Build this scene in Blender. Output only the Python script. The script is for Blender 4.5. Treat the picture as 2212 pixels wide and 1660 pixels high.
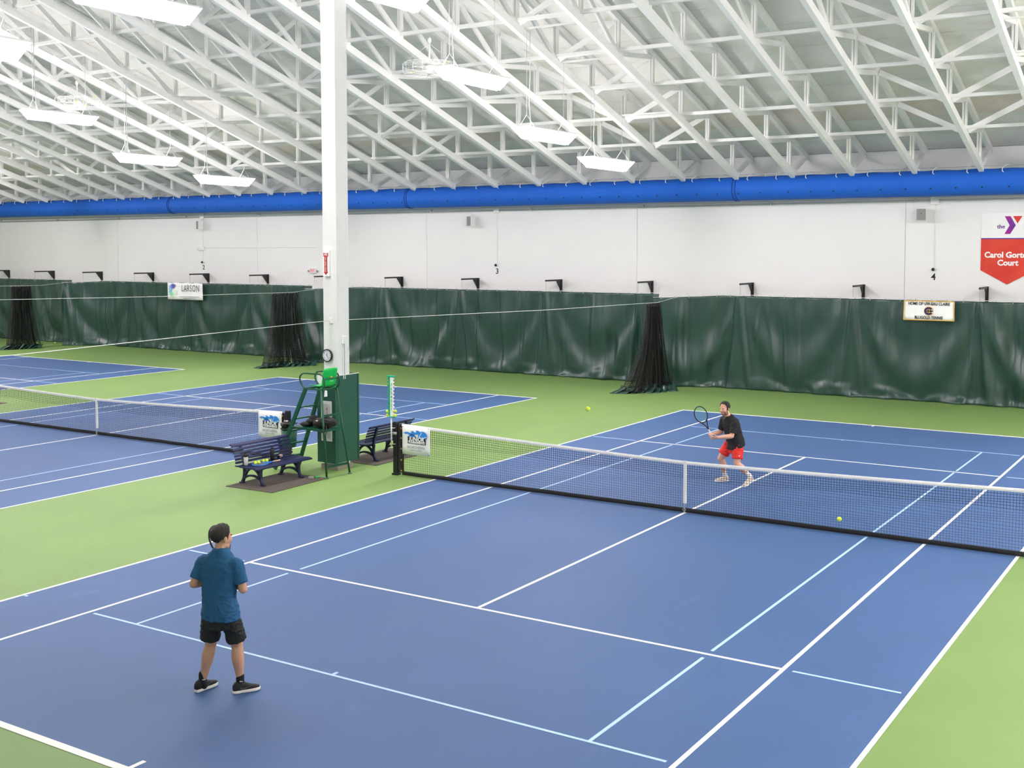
import bpy, bmesh, math, random
from mathutils import Vector, Matrix, noise

for _o in list(bpy.data.objects):
    bpy.data.objects.remove(_o)
SC = bpy.context.scene
COL = SC.collection
R_ = math.radians
random.seed(7)

# ------------------------------------------------------------------ camera
CAM = Vector((8.3696, -18.4159, 4.6283))
YAW, PIT, ROL, FPX = -0.5596, 0.0612, 0.0006, 2499.16
fwd = Vector((math.sin(YAW) * math.cos(PIT), math.cos(YAW) * math.cos(PIT), -math.sin(PIT)))
rgt = Vector((math.cos(YAW), -math.sin(YAW), 0))
upv = rgt.cross(fwd)
r2 = rgt * math.cos(ROL) + upv * math.sin(ROL)
u2 = upv * math.cos(ROL) - rgt * math.sin(ROL)
cd = bpy.data.cameras.new('camera')
co = bpy.data.objects.new('camera', cd)
COL.objects.link(co)
M = Matrix.Identity(4)
for i in range(3):
    M[i][0], M[i][1], M[i][2], M[i][3] = r2[i], u2[i], -fwd[i], CAM[i]
co.matrix_world = M
cd.sensor_fit = 'HORIZONTAL'
cd.sensor_width = 36.0
cd.lens = FPX / 2212 * 36.0
cd.shift_x = (1106 - 1149.18) / 2212
cd.shift_y = (690.25 - 830) / 2212
cd.clip_start, cd.clip_end = 0.1, 200
SC.camera = co

# ------------------------------------------------------------------ world, exposure
wd = bpy.data.worlds.new('world')
SC.world = wd
wd.use_nodes = True
wd.node_tree.nodes['Background'].inputs[0].default_value = (0.9, 0.95, 1, 1)
wd.node_tree.nodes['Background'].inputs[1].default_value = 0.3
SC.view_settings.view_transform = 'Standard'
SC.view_settings.look = 'None'
SC.view_settings.gamma = 1.0
SC.view_settings.use_curve_mapping = False
SC.view_settings.exposure = 1.95
LAMP = 15.0          # strength of the luminous panels of the hanging fixtures

# ------------------------------------------------------------------ materials
def lin(c):
    return tuple(((v / 255) / 12.92 if v / 255 <= 0.04045 else ((v / 255 + 0.055) / 1.055) ** 2.4) for v in c)

MATS = {}
def mat(name, rgb, rough=0.5, metal=0.0, var=0.0, vscale=3.0, bump=0.0, bscale=40.0, spec=0.5,
        emit=0.0, alpha=1.0, trans=0.0, rgb2=None, thr=None, sheen=0.0):
    if name in MATS:
        return MATS[name]
    m = bpy.data.materials.new(name)
    m.use_nodes = True
    nt = m.node_tree
    b = nt.nodes['Principled BSDF']
    c = lin(rgb) + (1,)
    b.inputs['Base Color'].default_value = c
    b.inputs['Roughness'].default_value = rough
    b.inputs['Metallic'].default_value = metal
    b.inputs['Specular IOR Level'].default_value = spec
    if sheen:
        b.inputs['Sheen Weight'].default_value = sheen
    if trans:
        b.inputs['Transmission Weight'].default_value = trans
    if alpha < 1:
        b.inputs['Alpha'].default_value = alpha
    if emit:
        b.inputs['Emission Color'].default_value = c
        b.inputs['Emission Strength'].default_value = emit
    if var or rgb2 or bump:
        tc = nt.nodes.new('ShaderNodeTexCoord')
    if var or rgb2:
        n1 = nt.nodes.new('ShaderNodeTexNoise')
        n1.inputs['Scale'].default_value = vscale
        n1.inputs['Detail'].default_value = 6
        n1.inputs['Roughness'].default_value = 0.6
        nt.links.new(tc.outputs['Object'], n1.inputs['Vector'])
        rp = nt.nodes.new('ShaderNodeValToRGB')
        nt.links.new(n1.outputs['Fac'], rp.inputs['Fac'])
        e = rp.color_ramp.elements
        if rgb2:
            lo, hi = thr or (0.45, 0.7)
            e[0].position, e[1].position = lo, hi
            e[0].color, e[1].color = c, lin(rgb2) + (1,)
        else:
            e[0].position, e[1].position = 0.3, 0.7
            e[0].color = tuple(v * (1 - var) for v in c[:3]) + (1,)
            e[1].color = tuple(min(1, v * (1 + var)) for v in c[:3]) + (1,)
        nt.links.new(rp.outputs['Color'], b.inputs['Base Color'])
    if bump:
        n2 = nt.nodes.new('ShaderNodeTexNoise')
        n2.inputs['Scale'].default_value = bscale
        n2.inputs['Detail'].default_value = 4
        nt.links.new(tc.outputs['Object'], n2.inputs['Vector'])
        bp = nt.nodes.new('ShaderNodeBump')
        bp.inputs['Strength'].default_value = bump
        bp.inputs['Distance'].default_value = 0.02
        nt.links.new(n2.outputs['Fac'], bp.inputs['Height'])
        nt.links.new(bp.outputs['Normal'], b.inputs['Normal'])
    MATS[name] = m
    return m

def court_mat(name, rgb, scuff, grain=0.06, rough=0.58):
    """acrylic court paint: broad mottling, fine sand grain and faint pale scuffs"""
    m = bpy.data.materials.new(name)
    m.use_nodes = True
    nt = m.node_tree
    b = nt.nodes['Principled BSDF']
    b.inputs['Roughness'].default_value = rough
    b.inputs['Specular IOR Level'].default_value = 0.35
    tc = nt.nodes.new('ShaderNodeTexCoord')
    def nz(scale, detail=5, rgh=0.6, dist=0.0, stretch=None):
        n = nt.nodes.new('ShaderNodeTexNoise')
        n.inputs['Scale'].default_value = scale
        n.inputs['Detail'].default_value = detail
        n.inputs['Roughness'].default_value = rgh
        n.inputs['Distortion'].default_value = dist
        if stretch:
            mp = nt.nodes.new('ShaderNodeMapping')
            mp.inputs['Scale'].default_value = stretch
            mp.inputs['Rotation'].default_value = (0, 0, 0.5)
            nt.links.new(tc.outputs['Object'], mp.inputs['Vector'])
            nt.links.new(mp.outputs['Vector'], n.inputs['Vector'])
        else:
            nt.links.new(tc.outputs['Object'], n.inputs['Vector'])
        return n
    def ramp(n, p0, p1, c0, c1):
        r = nt.nodes.new('ShaderNodeValToRGB')
        r.color_ramp.elements[0].position, r.color_ramp.elements[1].position = p0, p1
        r.color_ramp.elements[0].color, r.color_ramp.elements[1].color = c0, c1
        nt.links.new(n.outputs['Fac'], r.inputs['Fac'])
        return r
    def mix(kind, a, bb, fac):
        x = nt.nodes.new('ShaderNodeMix')
        x.data_type = 'RGBA'
        x.blend_type = kind
        if isinstance(fac, float):
            x.inputs['Factor'].default_value = fac
        else:
            nt.links.new(fac, x.inputs['Factor'])
        nt.links.new(a, x.inputs[6])
        if isinstance(bb, tuple):
            x.inputs[7].default_value = bb
        else:
            nt.links.new(bb, x.inputs[7])
        return x.outputs[2]
    c = lin(rgb)
    base = ramp(nz(0.35, 6), 0.3, 0.7, tuple(v * 0.93 for v in c) + (1,), tuple(v * 1.06 for v in c) + (1,))
    g = ramp(nz(260, 2), 0.35, 0.65, (1 - grain,) * 3 + (1,), (1 + grain,) * 3 + (1,))
    col = mix('MULTIPLY', base.outputs['Color'], g.outputs['Color'], 1.0)
    sc = ramp(nz(2.2, 8, 0.62, 0.8, (1, 0.25, 1)), 0.64, 0.74, (0, 0, 0, 1), (0.22, 0.22, 0.22, 1))
    col = mix('MIX', col, lin(scuff) + (1,), sc.outputs['Color'])
    nt.links.new(col, b.inputs['Base Color'])
    bp = nt.nodes.new('ShaderNodeBump')
    bp.inputs['Strength'].default_value = 0.12
    bp.inputs['Distance'].default_value = 0.004
    nt.links.new(nz(320, 2).outputs['Fac'], bp.inputs['Height'])
    nt.links.new(bp.outputs['Normal'], b.inputs['Normal'])
    MATS[name] = m
    return m

court_mat('court_green', (121, 151, 83), (138, 164, 104))
court_mat('court_blue', (66, 97, 143), (100, 126, 164))
mat('line_white', (244, 243, 238), 0.6, var=0.03, vscale=6)
mat('line_blue', (176, 208, 240), 0.6, var=0.03, vscale=6)
mat('wall_white', (240, 239, 236), 0.7, var=0.012, vscale=0.6, bump=0.05, bscale=120)
mat('wall_joint', (150, 150, 148), 0.9, var=0.05)
mat('timber_white', (238, 238, 234), 0.45, var=0.03, vscale=2.5, bump=0.05, bscale=30)
mat('deck', (228, 227, 219), 0.9, var=0.08, vscale=1.1, bump=0.35, bscale=150)
mat('deck_stain', (226, 216, 206), 0.9, var=0.08, vscale=1.6, bump=0.35, bscale=150)
mat('deck_gap', (90, 90, 84), 0.95, var=0.1)
mat('steel_white', (232, 232, 228), 0.35, var=0.02, vscale=4)
mat('galv', (190, 192, 192), 0.35, metal=0.6, var=0.05, vscale=9)
mat('black_metal', (40, 38, 38), 0.45, var=0.1, vscale=8)
mat('duct_blue', (18, 98, 206), 0.75, var=0.05, vscale=1.5, bump=0.08, bscale=160)
mat('duct_dark', (22, 50, 130), 0.8, var=0.05)
mat('hook_white', (240, 240, 238), 0.4, var=0.02)
mat('vinyl_green', (42, 70, 62), 0.28, var=0.10, vscale=2.2, bump=0.10, bscale=220, spec=0.6)
mat('vinyl_dark', (34, 66, 56), 0.3, var=0.12, vscale=5, bump=0.1, bscale=120, spec=0.6)
mat('net_black', (26, 24, 24), 0.7, var=0.1, vscale=20)
mat('cable_white', (225, 225, 222), 0.4, var=0.03)
mat('lamp_glow', (255, 247, 253), 0.4, emit=LAMP, var=0.0)
mat('ball_yellow', (214, 236, 60), 0.85, var=0.06, vscale=60, bump=0.3, bscale=500)
mat('ball_seam', (235, 240, 215), 0.8, var=0.02)
mat('ball_red', (214, 40, 34), 0.85, var=0.06, vscale=60)
mat('plastic_black', (24, 24, 26), 0.4, var=0.08, vscale=10)
mat('plastic_white', (236, 236, 232), 0.4, var=0.02)
mat('paper_white', (246, 245, 243), 0.6, var=0.02)
mat('ink_black', (26, 26, 30), 0.6, var=0.02)
mat('ink_grey', (120, 120, 124), 0.6, var=0.02)

# ------------------------------------------------------------------ mesh building
class MB:
    def __init__(s):
        s.v, s.f = [], []
    def add(s, vs, fs):
        n = len(s.v)
        s.v += [tuple(p) for p in vs]
        s.f += [tuple(i + n for i in f) for f in fs]
        return s
    def box(s, c, d, rz=0.0, mtx=None):
        hx, hy, hz = d[0] / 2, d[1] / 2, d[2] / 2
        m = mtx or Matrix.Rotation(rz, 4, 'Z')
        vs = [Vector(c) + m.to_3x3() @ Vector((x * hx, y * hy, z * hz))
              for x, y, z in ((-1, -1, -1), (1, -1, -1), (1, 1, -1), (-1, 1, -1), (-1, -1, 1), (1, -1, 1), (1, 1, 1), (-1, 1, 1))]
        return s.add(vs, [(0, 3, 2, 1), (4, 5, 6, 7), (0, 1, 5, 4), (1, 2, 6, 5), (2, 3, 7, 6), (3, 0, 4, 7)])
    def span(s, x0, x1, y0, y1, z0, z1):
        return s.box(((x0 + x1) / 2, (y0 + y1) / 2, (z0 + z1) / 2), (abs(x1 - x0), abs(y1 - y0), abs(z1 - z0)))
    def bar(s, a, b, w, h, up=(0, 0, 1)):
        """rectangular bar from a to b; w across, h along up"""
        a, b = Vector(a), Vector(b)
        d = (b - a).normalized()
        u = Vector(up)
        x = d.cross(u)
        if x.length < 1e-5:
            x = d.cross(Vector((1, 0, 0)))
        x.normalize()
        u = x.cross(d).normalized()
        vs = []
        for p in (a, b):
            vs += [p - x * w / 2 - u * h / 2, p + x * w / 2 - u * h / 2, p + x * w / 2 + u * h / 2, p - x * w / 2 + u * h / 2]
        return s.add(vs, [(0, 1, 2, 3), (7, 6, 5, 4), (0, 4, 5, 1), (1, 5, 6, 2), (2, 6, 7, 3), (3, 7, 4, 0)])
    def tube(s, pts, r, n=8, caps=True):
        pts = [Vector(p) for p in pts]
        rs = r if isinstance(r, (list, tuple)) else [r] * len(pts)
        rings = []
        up = None
        for i, p in enumerate(pts):
            d = (pts[min(i + 1, len(pts) - 1)] - pts[max(i - 1, 0)]).normalized()
            if up is None:
                up = d.orthogonal().normalized()
            up = (up - d * up.dot(d))
            up = up.normalized() if up.length > 1e-6 else d.orthogonal().normalized()
            sd = d.cross(up)
            rings.append([p + (up * math.cos(t * 2 * math.pi / n) + sd * math.sin(t * 2 * math.pi / n)) * rs[i] for t in range(n)])
        vs = [q for rg in rings for q in rg]
        fs = [(i * n + j, i * n + (j + 1) % n, (i + 1) * n + (j + 1) % n, (i + 1) * n + j) for i in range(len(pts) - 1) for j in range(n)]
        if caps:
            fs.append(tuple(range(n))[::-1])
            fs.append(tuple((len(pts) - 1) * n + j for j in range(n)))
        return s.add(vs, fs)
    def lathe(s, prof, n=16, c=(0, 0, 0), mtx=None):
        vs, fs = [], []
        m = mtx or Matrix.Identity(4)
        for r, z in prof:
            for t in range(n):
                a = t * 2 * math.pi / n
                vs.append(Vector(c) + m.to_3x3() @ Vector((r * math.cos(a), r * math.sin(a), z)))
        k = len(prof)
        for i in range(k - 1):
            for j in range(n):
                fs.append((i * n + j, i * n + (j + 1) % n, (i + 1) * n + (j + 1) % n, (i + 1) * n + j))
        fs.append(tuple(range(n))[::-1])
        fs.append(tuple((k - 1) * n + j for j in range(n)))
        return s.add(vs, fs)
    def ball(s, c, r, n=12, m=8, mtx=None):
        rr = r if isinstance(r, (list, tuple)) else (r, r, r)
        mt = (mtx or Matrix.Identity(4)).to_3x3()
        vs = [Vector(c) + mt @ Vector((0, 0, -rr[2]))]
        for i in range(1, m):
            ph = -math.pi / 2 + math.pi * i / m
            for j in range(n):
                a = 2 * math.pi * j / n
                vs.append(Vector(c) + mt @ Vector((rr[0] * math.cos(ph) * math.cos(a), rr[1] * math.cos(ph) * math.sin(a), rr[2] * math.sin(ph))))
        vs.append(Vector(c) + mt @ Vector((0, 0, rr[2])))
        fs = [(0, 1 + (j + 1) % n, 1 + j) for j in range(n)]
        for i in range(m - 2):
            for j in range(n):
                a = 1 + i * n
                fs.append((a + j, a + (j + 1) % n, a + n + (j + 1) % n, a + n + j))
        a = 1 + (m - 2) * n
        fs += [(a + j, a + (j + 1) % n, len(vs) - 1) for j in range(n)]
        return s.add(vs, fs)
    def prism(s, poly, off, a=(1, 0, 0), b=(0, 0, 1), c=(0, 0, 0)):
        """polygon in axes a,b at c, extruded by vector off"""
        a, b, c, off = Vector(a), Vector(b), Vector(c), Vector(off)
        p0 = [c + a * x + b * y for x, y in poly]
        n = len(poly)
        vs = p0 + [p + off for p in p0]
        fs = [tuple(range(n)), tuple(range(2 * n - 1, n - 1, -1))]
        fs += [((i + 1) % n, i, i + n, (i + 1) % n + n) for i in range(n)]
        return s.add(vs, fs)
    def grid(s, P, closed=False):
        """P[i][j] points"""
        n, m = len(P), len(P[0])
        vs = [q for row in P for q in row]
        fs = [(i * m + j, i * m + (j + 1) % m, (i + 1) * m + (j + 1) % m, (i + 1) * m + j)
              for i in range(n - 1) for j in range(m if closed else m - 1)]
        return s.add(vs, fs)
    def mesh(s, name, material, smooth=False, fix=True):
        me = bpy.data.meshes.new(name)
        me.from_pydata([tuple(p) for p in s.v], [], s.f)
        if fix:
            bm = bmesh.new()
            bm.from_mesh(me)
            bmesh.ops.recalc_face_normals(bm, faces=bm.faces)
            bm.to_mesh(me)
            bm.free()
        me.materials.append(MATS[material] if isinstance(material, str) else material)
        if smooth:
            me.polygons.foreach_set('use_smooth', [True] * len(me.polygons))
        me.update()
        return me
    def build(s, name, material, parent=None, smooth=False, loc=(0, 0, 0), rz=0.0, bevel=0.0, fix=True, solid=0.0):
        return put(name, s.mesh(name, material, smooth, fix), parent, loc, rz, bevel, solid)

def put(name, me, parent=None, loc=(0, 0, 0), rz=0.0, bevel=0.0, solid=0.0):
    o = bpy.data.objects.new(name, me)
    COL.objects.link(o)
    o.location = loc
    o.rotation_euler = (0, 0, rz)
    if parent:
        o.parent = parent
    if solid:
        md = o.modifiers.new('thickness', 'SOLIDIFY')
        md.thickness = solid
        md.offset = 0
    if bevel:
        md = o.modifiers.new('bevel', 'BEVEL')
        md.width = bevel
        md.segments = 2
        md.limit_method = 'ANGLE'
    return o

def tag(o, label, cat, group=None, kind=None):
    o['label'] = label
    o['category'] = cat
    if group:
        o['group'] = group
    if kind:
        o['kind'] = kind
    return o

def thing(name, label, cat, loc=(0, 0, 0), rz=0.0, group=None):
    o = bpy.data.objects.new(name, None)
    COL.objects.link(o)
    o.location = loc
    o.rotation_euler = (0, 0, rz)
    o.empty_display_size = 0.1
    return tag(o, label, cat, group)

def copy_tree(o, parent=None, loc=None):
    c = o.copy()
    COL.objects.link(c)
    c.parent = parent
    if loc is not None:
        c.location = loc
    for ch in o.children:
        copy_tree(ch, c)
    return c

def text_part(name, s, size, material, parent, loc, rot=(math.pi / 2, 0, 0), depth=0.002, bold=0.0, align='CENTER', sx=1.0, shear=0.0, space=1.0):
    cu = bpy.data.curves.new(name, 'FONT')
    cu.body = s
    cu.size = size
    cu.extrude = depth / 2
    cu.offset = bold
    cu.align_x = align
    cu.align_y = 'CENTER'
    cu.shear = shear
    cu.space_character = space
    cu.resolution_u = 3
    t = bpy.data.objects.new(name + '_tmp', cu)
    COL.objects.link(t)
    dg = bpy.context.evaluated_depsgraph_get()
    me = bpy.data.meshes.new_from_object(t.evaluated_get(dg))
    bpy.data.objects.remove(t)
    me.materials.clear()
    me.materials.append(MATS[material])
    o = bpy.data.objects.new(name, me)
    COL.objects.link(o)
    o.location = loc
    o.rotation_euler = rot
    o.scale = (sx, 1, 1)
    o.parent = parent
    return o

ORD = ('first second third fourth fifth sixth seventh eighth ninth tenth eleventh twelfth thirteenth fourteenth fifteenth sixteenth '
       'seventeenth eighteenth nineteenth twentieth twenty-first twenty-second twenty-third twenty-fourth twenty-fifth twenty-sixth '
       'twenty-seventh twenty-eighth twenty-ninth thirtieth').split()

# ------------------------------------------------------------------ layout constants
D3, D2 = -15.8875, -31.745          # centres of the two further courts
ROWS = (-7.94, -23.81, -39.69)      # dividing lines between courts
YW = 18.55                          # inner face of the back wall
XL, XR, YN, YR = -56.0, 12.5, -19.6, -0.1
SL = 0.322                          # roof slope
ZB = lambda y: 7.0 + SL * (17.2 - abs(y - YR) - YR)      # bottom-chord centre line
ZD = lambda y: ZB(y) + 1.13                               # underside of the roof deck

# ------------------------------------------------------------------ the room
fl = MB().span(XL, XR, YN, YW + 0.2, -0.2, 0).build('floor', 'court_green')
fl['kind'] = 'structure'
fl['label'] = 'green acrylic floor around the blue tennis courts'

def strip(parent, x0, x1, y0, y1, m, name='court_line'):
    MB().span(x0, x1, y0, y1, 0.0015, 0.0045).build(name, m, parent)

for xc in (0.0, D3, D2):
    ct = MB().span(-5.485, 5.485, -11.885, 11.885, -0.01, 0.002).build('blue_court', 'court_blue', fl, loc=(xc, 0, 0))
    W, L = 0.05, 'line_white'
    for s in (-1, 1):
        strip(ct, -5.485, 5.485, s * 11.885, s * 11.795, L, 'baseline')
        strip(ct, s * 5.485, s * 5.435, -11.795, 11.795, L, 'doubles_sideline')
        strip(ct, s * 4.115, s * 4.065, -11.795, 11.795, L, 'singles_sideline')
        strip(ct, -4.065, 4.065, s * 6.4, s * 6.35, L, 'service_line')
        strip(ct, -0.025, 0.025, s * 11.795, s * 11.64, L, 'centre_mark')
        B = 'line_blue'
        strip(ct, -3.995, 3.995, s * 9.165, s * 9.125, B, 'junior_baseline')
        strip(ct, -0.02, 0.02, s * 9.125, s * 9.05, B, 'junior_centre_mark')
        for q in (-1, 1):
            strip(ct, q * 3.215, q * 3.175, s * 9.125, s * 6.5, B, 'junior_sideline')
            strip(ct, q * 3.215, q * 3.175, s * 6.25, s * 0.02, B, 'junior_sideline')
            strip(ct, q * 4.2, q * 5.37, s * 6.395, s * 6.355, B, 'junior_service_line')
            strip(ct, q * 5.355, q * 5.41, s * 9.165, s * 9.125, B, 'junior_baseline_tick')
    strip(ct, -0.025, 0.025, -6.35, 6.35, L, 'centre_service_line')

wb = MB().span(XL, XR, YW + 0.03, YW + 0.25, -0.2, ZD(YW) + 0.1).build('wall_back', 'wall_joint')
wb['kind'] = 'structure'
seams = [XR] + [-1.0 - 9.37 * k for k in range(6)] + [XL]
for a, b in zip(seams[:-1], seams[1:]):
    MB().span(b + 0.006, a - 0.006, YW, YW + 0.03, 0, ZD(YW) - 0.01).build('wall_panel', 'wall_white', wb)
gable = [(YN, -0.2), (YW + 0.2, -0.2), (YW + 0.2, ZD(YW)), (YR, ZD(YR) + 0.1), (YN, ZD(YN))]
for nm, x, t in (('wall_left', XL, -0.2), ('wall_right', XR, 0.2)):
    w = MB().prism(gable, (t, 0, 0), a=(0, 1, 0), b=(0, 0, 1), c=(x, 0, 0)).build(nm, 'wall_white')
    w['kind'] = 'structure'
w = MB().span(XL, XR, YN - 0.2, YN, -0.2, ZD(YN) + 0.1).build('wall_front', 'wall_white')
w['kind'] = 'structure'

# roof: dark backing, with deck planks below it so that the joints are real gaps
def slope_slab(mb, y0, y1, off0, off1, x0=XL, x1=XR):
    vs = []
    for x in (x0, x1):
        vs += [(x, y0, ZD(y0) + off0), (x, y1, ZD(y1) + off0), (x, y1, ZD(y1) + off1), (x, y0, ZD(y0) + off1)]
    mb.add(vs, [(0, 1, 2, 3), (7, 6, 5, 4), (0, 4, 5, 1), (1, 5, 6, 2), (2, 6, 7, 3), (3, 7, 4, 0)])
    return mb
ce = slope_slab(slope_slab(MB(), YR, YW + 0.25, 0.05, 0.25), YN - 0.2, YR, 0.05, 0.25).build('ceiling', 'deck_gap')
ce['kind'] = 'structure'
ce['label'] = 'pale roof deck of long planks above the white trusses'
step = 1.17
y = YW
k = 0
while y > YR + 0.05:
    y2 = max(y - step, YR)
    slope_slab(MB(), y2 + 0.009, y - 0.009, 0.0, 0.045).build('deck_plank', 'deck_stain' if k in (2,) else 'deck', ce)
    y = y2
    k += 1
slope_slab(MB(), YN, YR, 0.0, 0.045).build('deck_plank', 'deck', ce)
rb = MB().span(XL, XR, YR - 0.2, YR + 0.2, ZB(YR) - 0.5, ZB(YR) + 0.9).build('ridge_beam', 'timber_white')
rb['kind'] = 'structure'

# ------------------------------------------------------------------ roof trusses
NODES = [16.9, 14.9, 12.95, 10.98, 8.95, 6.95, 4.95, 2.95, 0.95]
TOPO = 1.0
def ch(y, o=0.0):
    return Vector((0, y, ZB(y) + o))
tm = {}
tm['bottom_chord'] = MB().bar(ch(17.3), ch(0.3), 0.135, 0.205).mesh('bottom_chord', 'timber_white')
tm['top_chord'] = MB().bar(ch(YW - 0.02, TOPO + 0.03), ch(0.3, TOPO + 0.03), 0.13, 0.17).mesh('top_chord', 'timber_white')
webs = []
for y in NODES:
    mb = MB()
    for sx in (-0.035, 0.035):
        mb.bar((sx, y, ZB(y) + 0.1), (sx, y, ZB(y) + TOPO - 0.02), 0.055, 0.11, up=(0, 1, 0))
    webs.append(('vertical_web', mb.mesh('vertical_web', 'timber_white')))
for i, y in enumerate(NODES):
    if 0 < i <= 4:
        webs.append(('diagonal_web', MB().bar(ch(y, 0.1), ch(NODES[i - 1], TOPO - 0.05), 0.07, 0.13).mesh('diagonal_web', 'timber_white')))
    if 4 <= i < len(NODES) - 1:
        webs.append(('diagonal_web', MB().bar(ch(y, 0.1), ch(NODES[i + 1], TOPO - 0.05), 0.07, 0.13).mesh('diagonal_web', 'timber_white')))
webs.append(('end_strut', MB().bar(ch(17.15, 0.02), ch(YW - 0.1, TOPO), 0.11, 0.14).mesh('end_strut', 'timber_white')))
TSP = 1.893
TX = [3.353 - TSP * k for k in range(28)]
sway = {}
for sgn in (-1, 1):
    for y in NODES[1:]:
        a = Vector((sgn * 0.1, y, ZB(y) + 0.12))
        b = Vector((sgn * (TSP - 0.09), y, ZB(y) + TOPO - 0.05))
        sway[(sgn, y)] = MB().bar(a, b, 0.05, 0.15).mesh('sway_brace', 'timber_white')
for k, x in enumerate(TX):
    t = thing('roof_truss', 'sloping white timber roof truss, %s from the right side of the photo' % ORD[k], 'roof truss', (x, 0, 0), group='roof trusses')
    put('bottom_chord', tm['bottom_chord'], t)
    put('top_chord', tm['top_chord'], t)
    for nm, me in webs:
        put(nm, me, t)
    if k % 5 == 1:
        for me in sway.values():
            put('sway_brace', me, t)
for i, y in enumerate(NODES[1:]):
    zz = ZB(y) + 0.2
    br = MB().bar((XL + 6, y, zz), (5.0, y, zz), 0.12, 0.09).build('lateral_brace', 'timber_white')
    tag(br, 'long white horizontal brace crossing the trusses, %s row up from the blue duct' % ORD[i], 'roof brace', 'roof braces')

# ------------------------------------------------------------------ hanging lights
LY = [(11.75, 6.96), (8.3, 7.5), (4.9, 8.6), (1.55, 9.96)]
def fixture_meshes():
    hl, hw, bw, h = 1.22, 0.30, 0.05, 0.27
    out = {}
    f = MB()
    # luminous trough: two sloping side panels, two end panels, slim bottom
    vs = []
    for yy in (-hl, hl):
        e = 0.0 if yy < 0 else 0.0
        vs += [(-hw, yy, h), (-bw, yy * 0.93, 0), (bw, yy * 0.93, 0), (hw, yy, h)]
    f.add(vs, [(0, 1, 5, 4), (1, 2, 6, 5), (2, 3, 7, 6), (0, 3, 2, 1), (4, 5, 6, 7)])
    out['glow_panel'] = f.mesh('glow_panel', 'lamp_glow')
    r = MB()
    for sx in (-1, 1):
        r.bar((sx * hw, -hl, h + 0.012), (sx * hw, hl, h + 0.012), 0.025, 0.03)
        r.bar((sx * 0.05, -hl * 0.93, -0.008), (sx * 0.05, hl * 0.93, -0.008), 0.02, 0.012)
    for sy in (-1, 1):
        r.bar((-hw, sy * hl, h + 0.012), (hw, sy * hl, h + 0.012), 0.025, 0.03)
    out['rim'] = r.mesh('rim', 'steel_white')
    p = MB().span(-hw, hw, -hl, hl, h + 0.0, h + 0.006)
    out['top_panel'] = p.mesh('top_panel', 'lamp_up')
    return out
mat('lamp_up', (255, 247, 253), 0.5, emit=LAMP * 0.19)
FM = fixture_meshes()
def light(x, y, z, label):
    t = thing('hanging_light', label, 'ceiling light', (x, y, z), group='hanging trough lights')
    for nm, me in FM.items():
        put(nm, me, t)
    top = ZB(y) - z + 0.1
    for yy in (-0.95, 0.95):
        tt = ZB(y + yy) - z + 0.15
        mb = MB()
        mb.tube([(-0.26, yy, 0.28), (0, yy, 0.62), (0.26, yy, 0.28)], 0.006, 5)
        mb.tube([(0, yy, 0.62), (0, yy, tt)], 0.006, 5)
        mb.build('suspension_wire', 'galv', t)
        st = MB()
        xa = min(TX, key=lambda q: abs(q - (x - 0.95))) - x
        st.span(xa, xa + TSP, yy - 0.02, yy + 0.02, tt, tt + 0.045)
        st.build('hanger_channel', 'steel_white', t)
    mb = MB().tube([(0.1, -0.9, 0.28), (0.07, -0.93, 0.9), (0.12, -0.97, top * 0.7), (0.1, -0.95, ZB(y - 0.95) - z + 0.1)], 0.012, 6)
    mb.build('power_cord', 'galv', t)
LBL = {(-7.94, 0, 1): 'glowing white trough light nearest the blue duct, right of the column',
       (-7.94, 1, 1): 'glowing white trough light, second out from the duct, right of the column',
       (-7.94, 2, 1): 'glowing white trough light beside the caged fan right of the column',
       (-7.94, 3, 1): 'glowing white trough light cut off by the top edge, right of the column',
       (-7.94, 2, -1): 'largest glowing white trough light, at the top edge left of the column',
       (-7.94, 1, -1): 'glowing white trough light cut off by the left edge of the photo',
       (-23.81, 0, 1): 'glowing white trough light nearest the blue duct, left of the column',
       (-23.81, 1, 1): 'glowing white trough light, second out from the duct, left of the column',
       (-23.81, 2, 1): 'glowing white trough light below the caged fan left of the column'}
for x in (7.93, -7.94, -23.81, -39.69):
    for i, (yy, z) in enumerate(LY):
        for s in (1, -1):
            if s < 0 and i == 0:
                continue          # no fixtures over the viewing side
            light(x, YR + s * (yy - YR), z, LBL.get((x, i, s), 'white trough light hanging %s' % ('beyond the right edge of the photo' if x > 0 else 'beyond the left edge of the photo' if x < -30 else 'above the top edge, over the nearer courts' if x > -10 else 'above the top left corner of the photo')))
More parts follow.
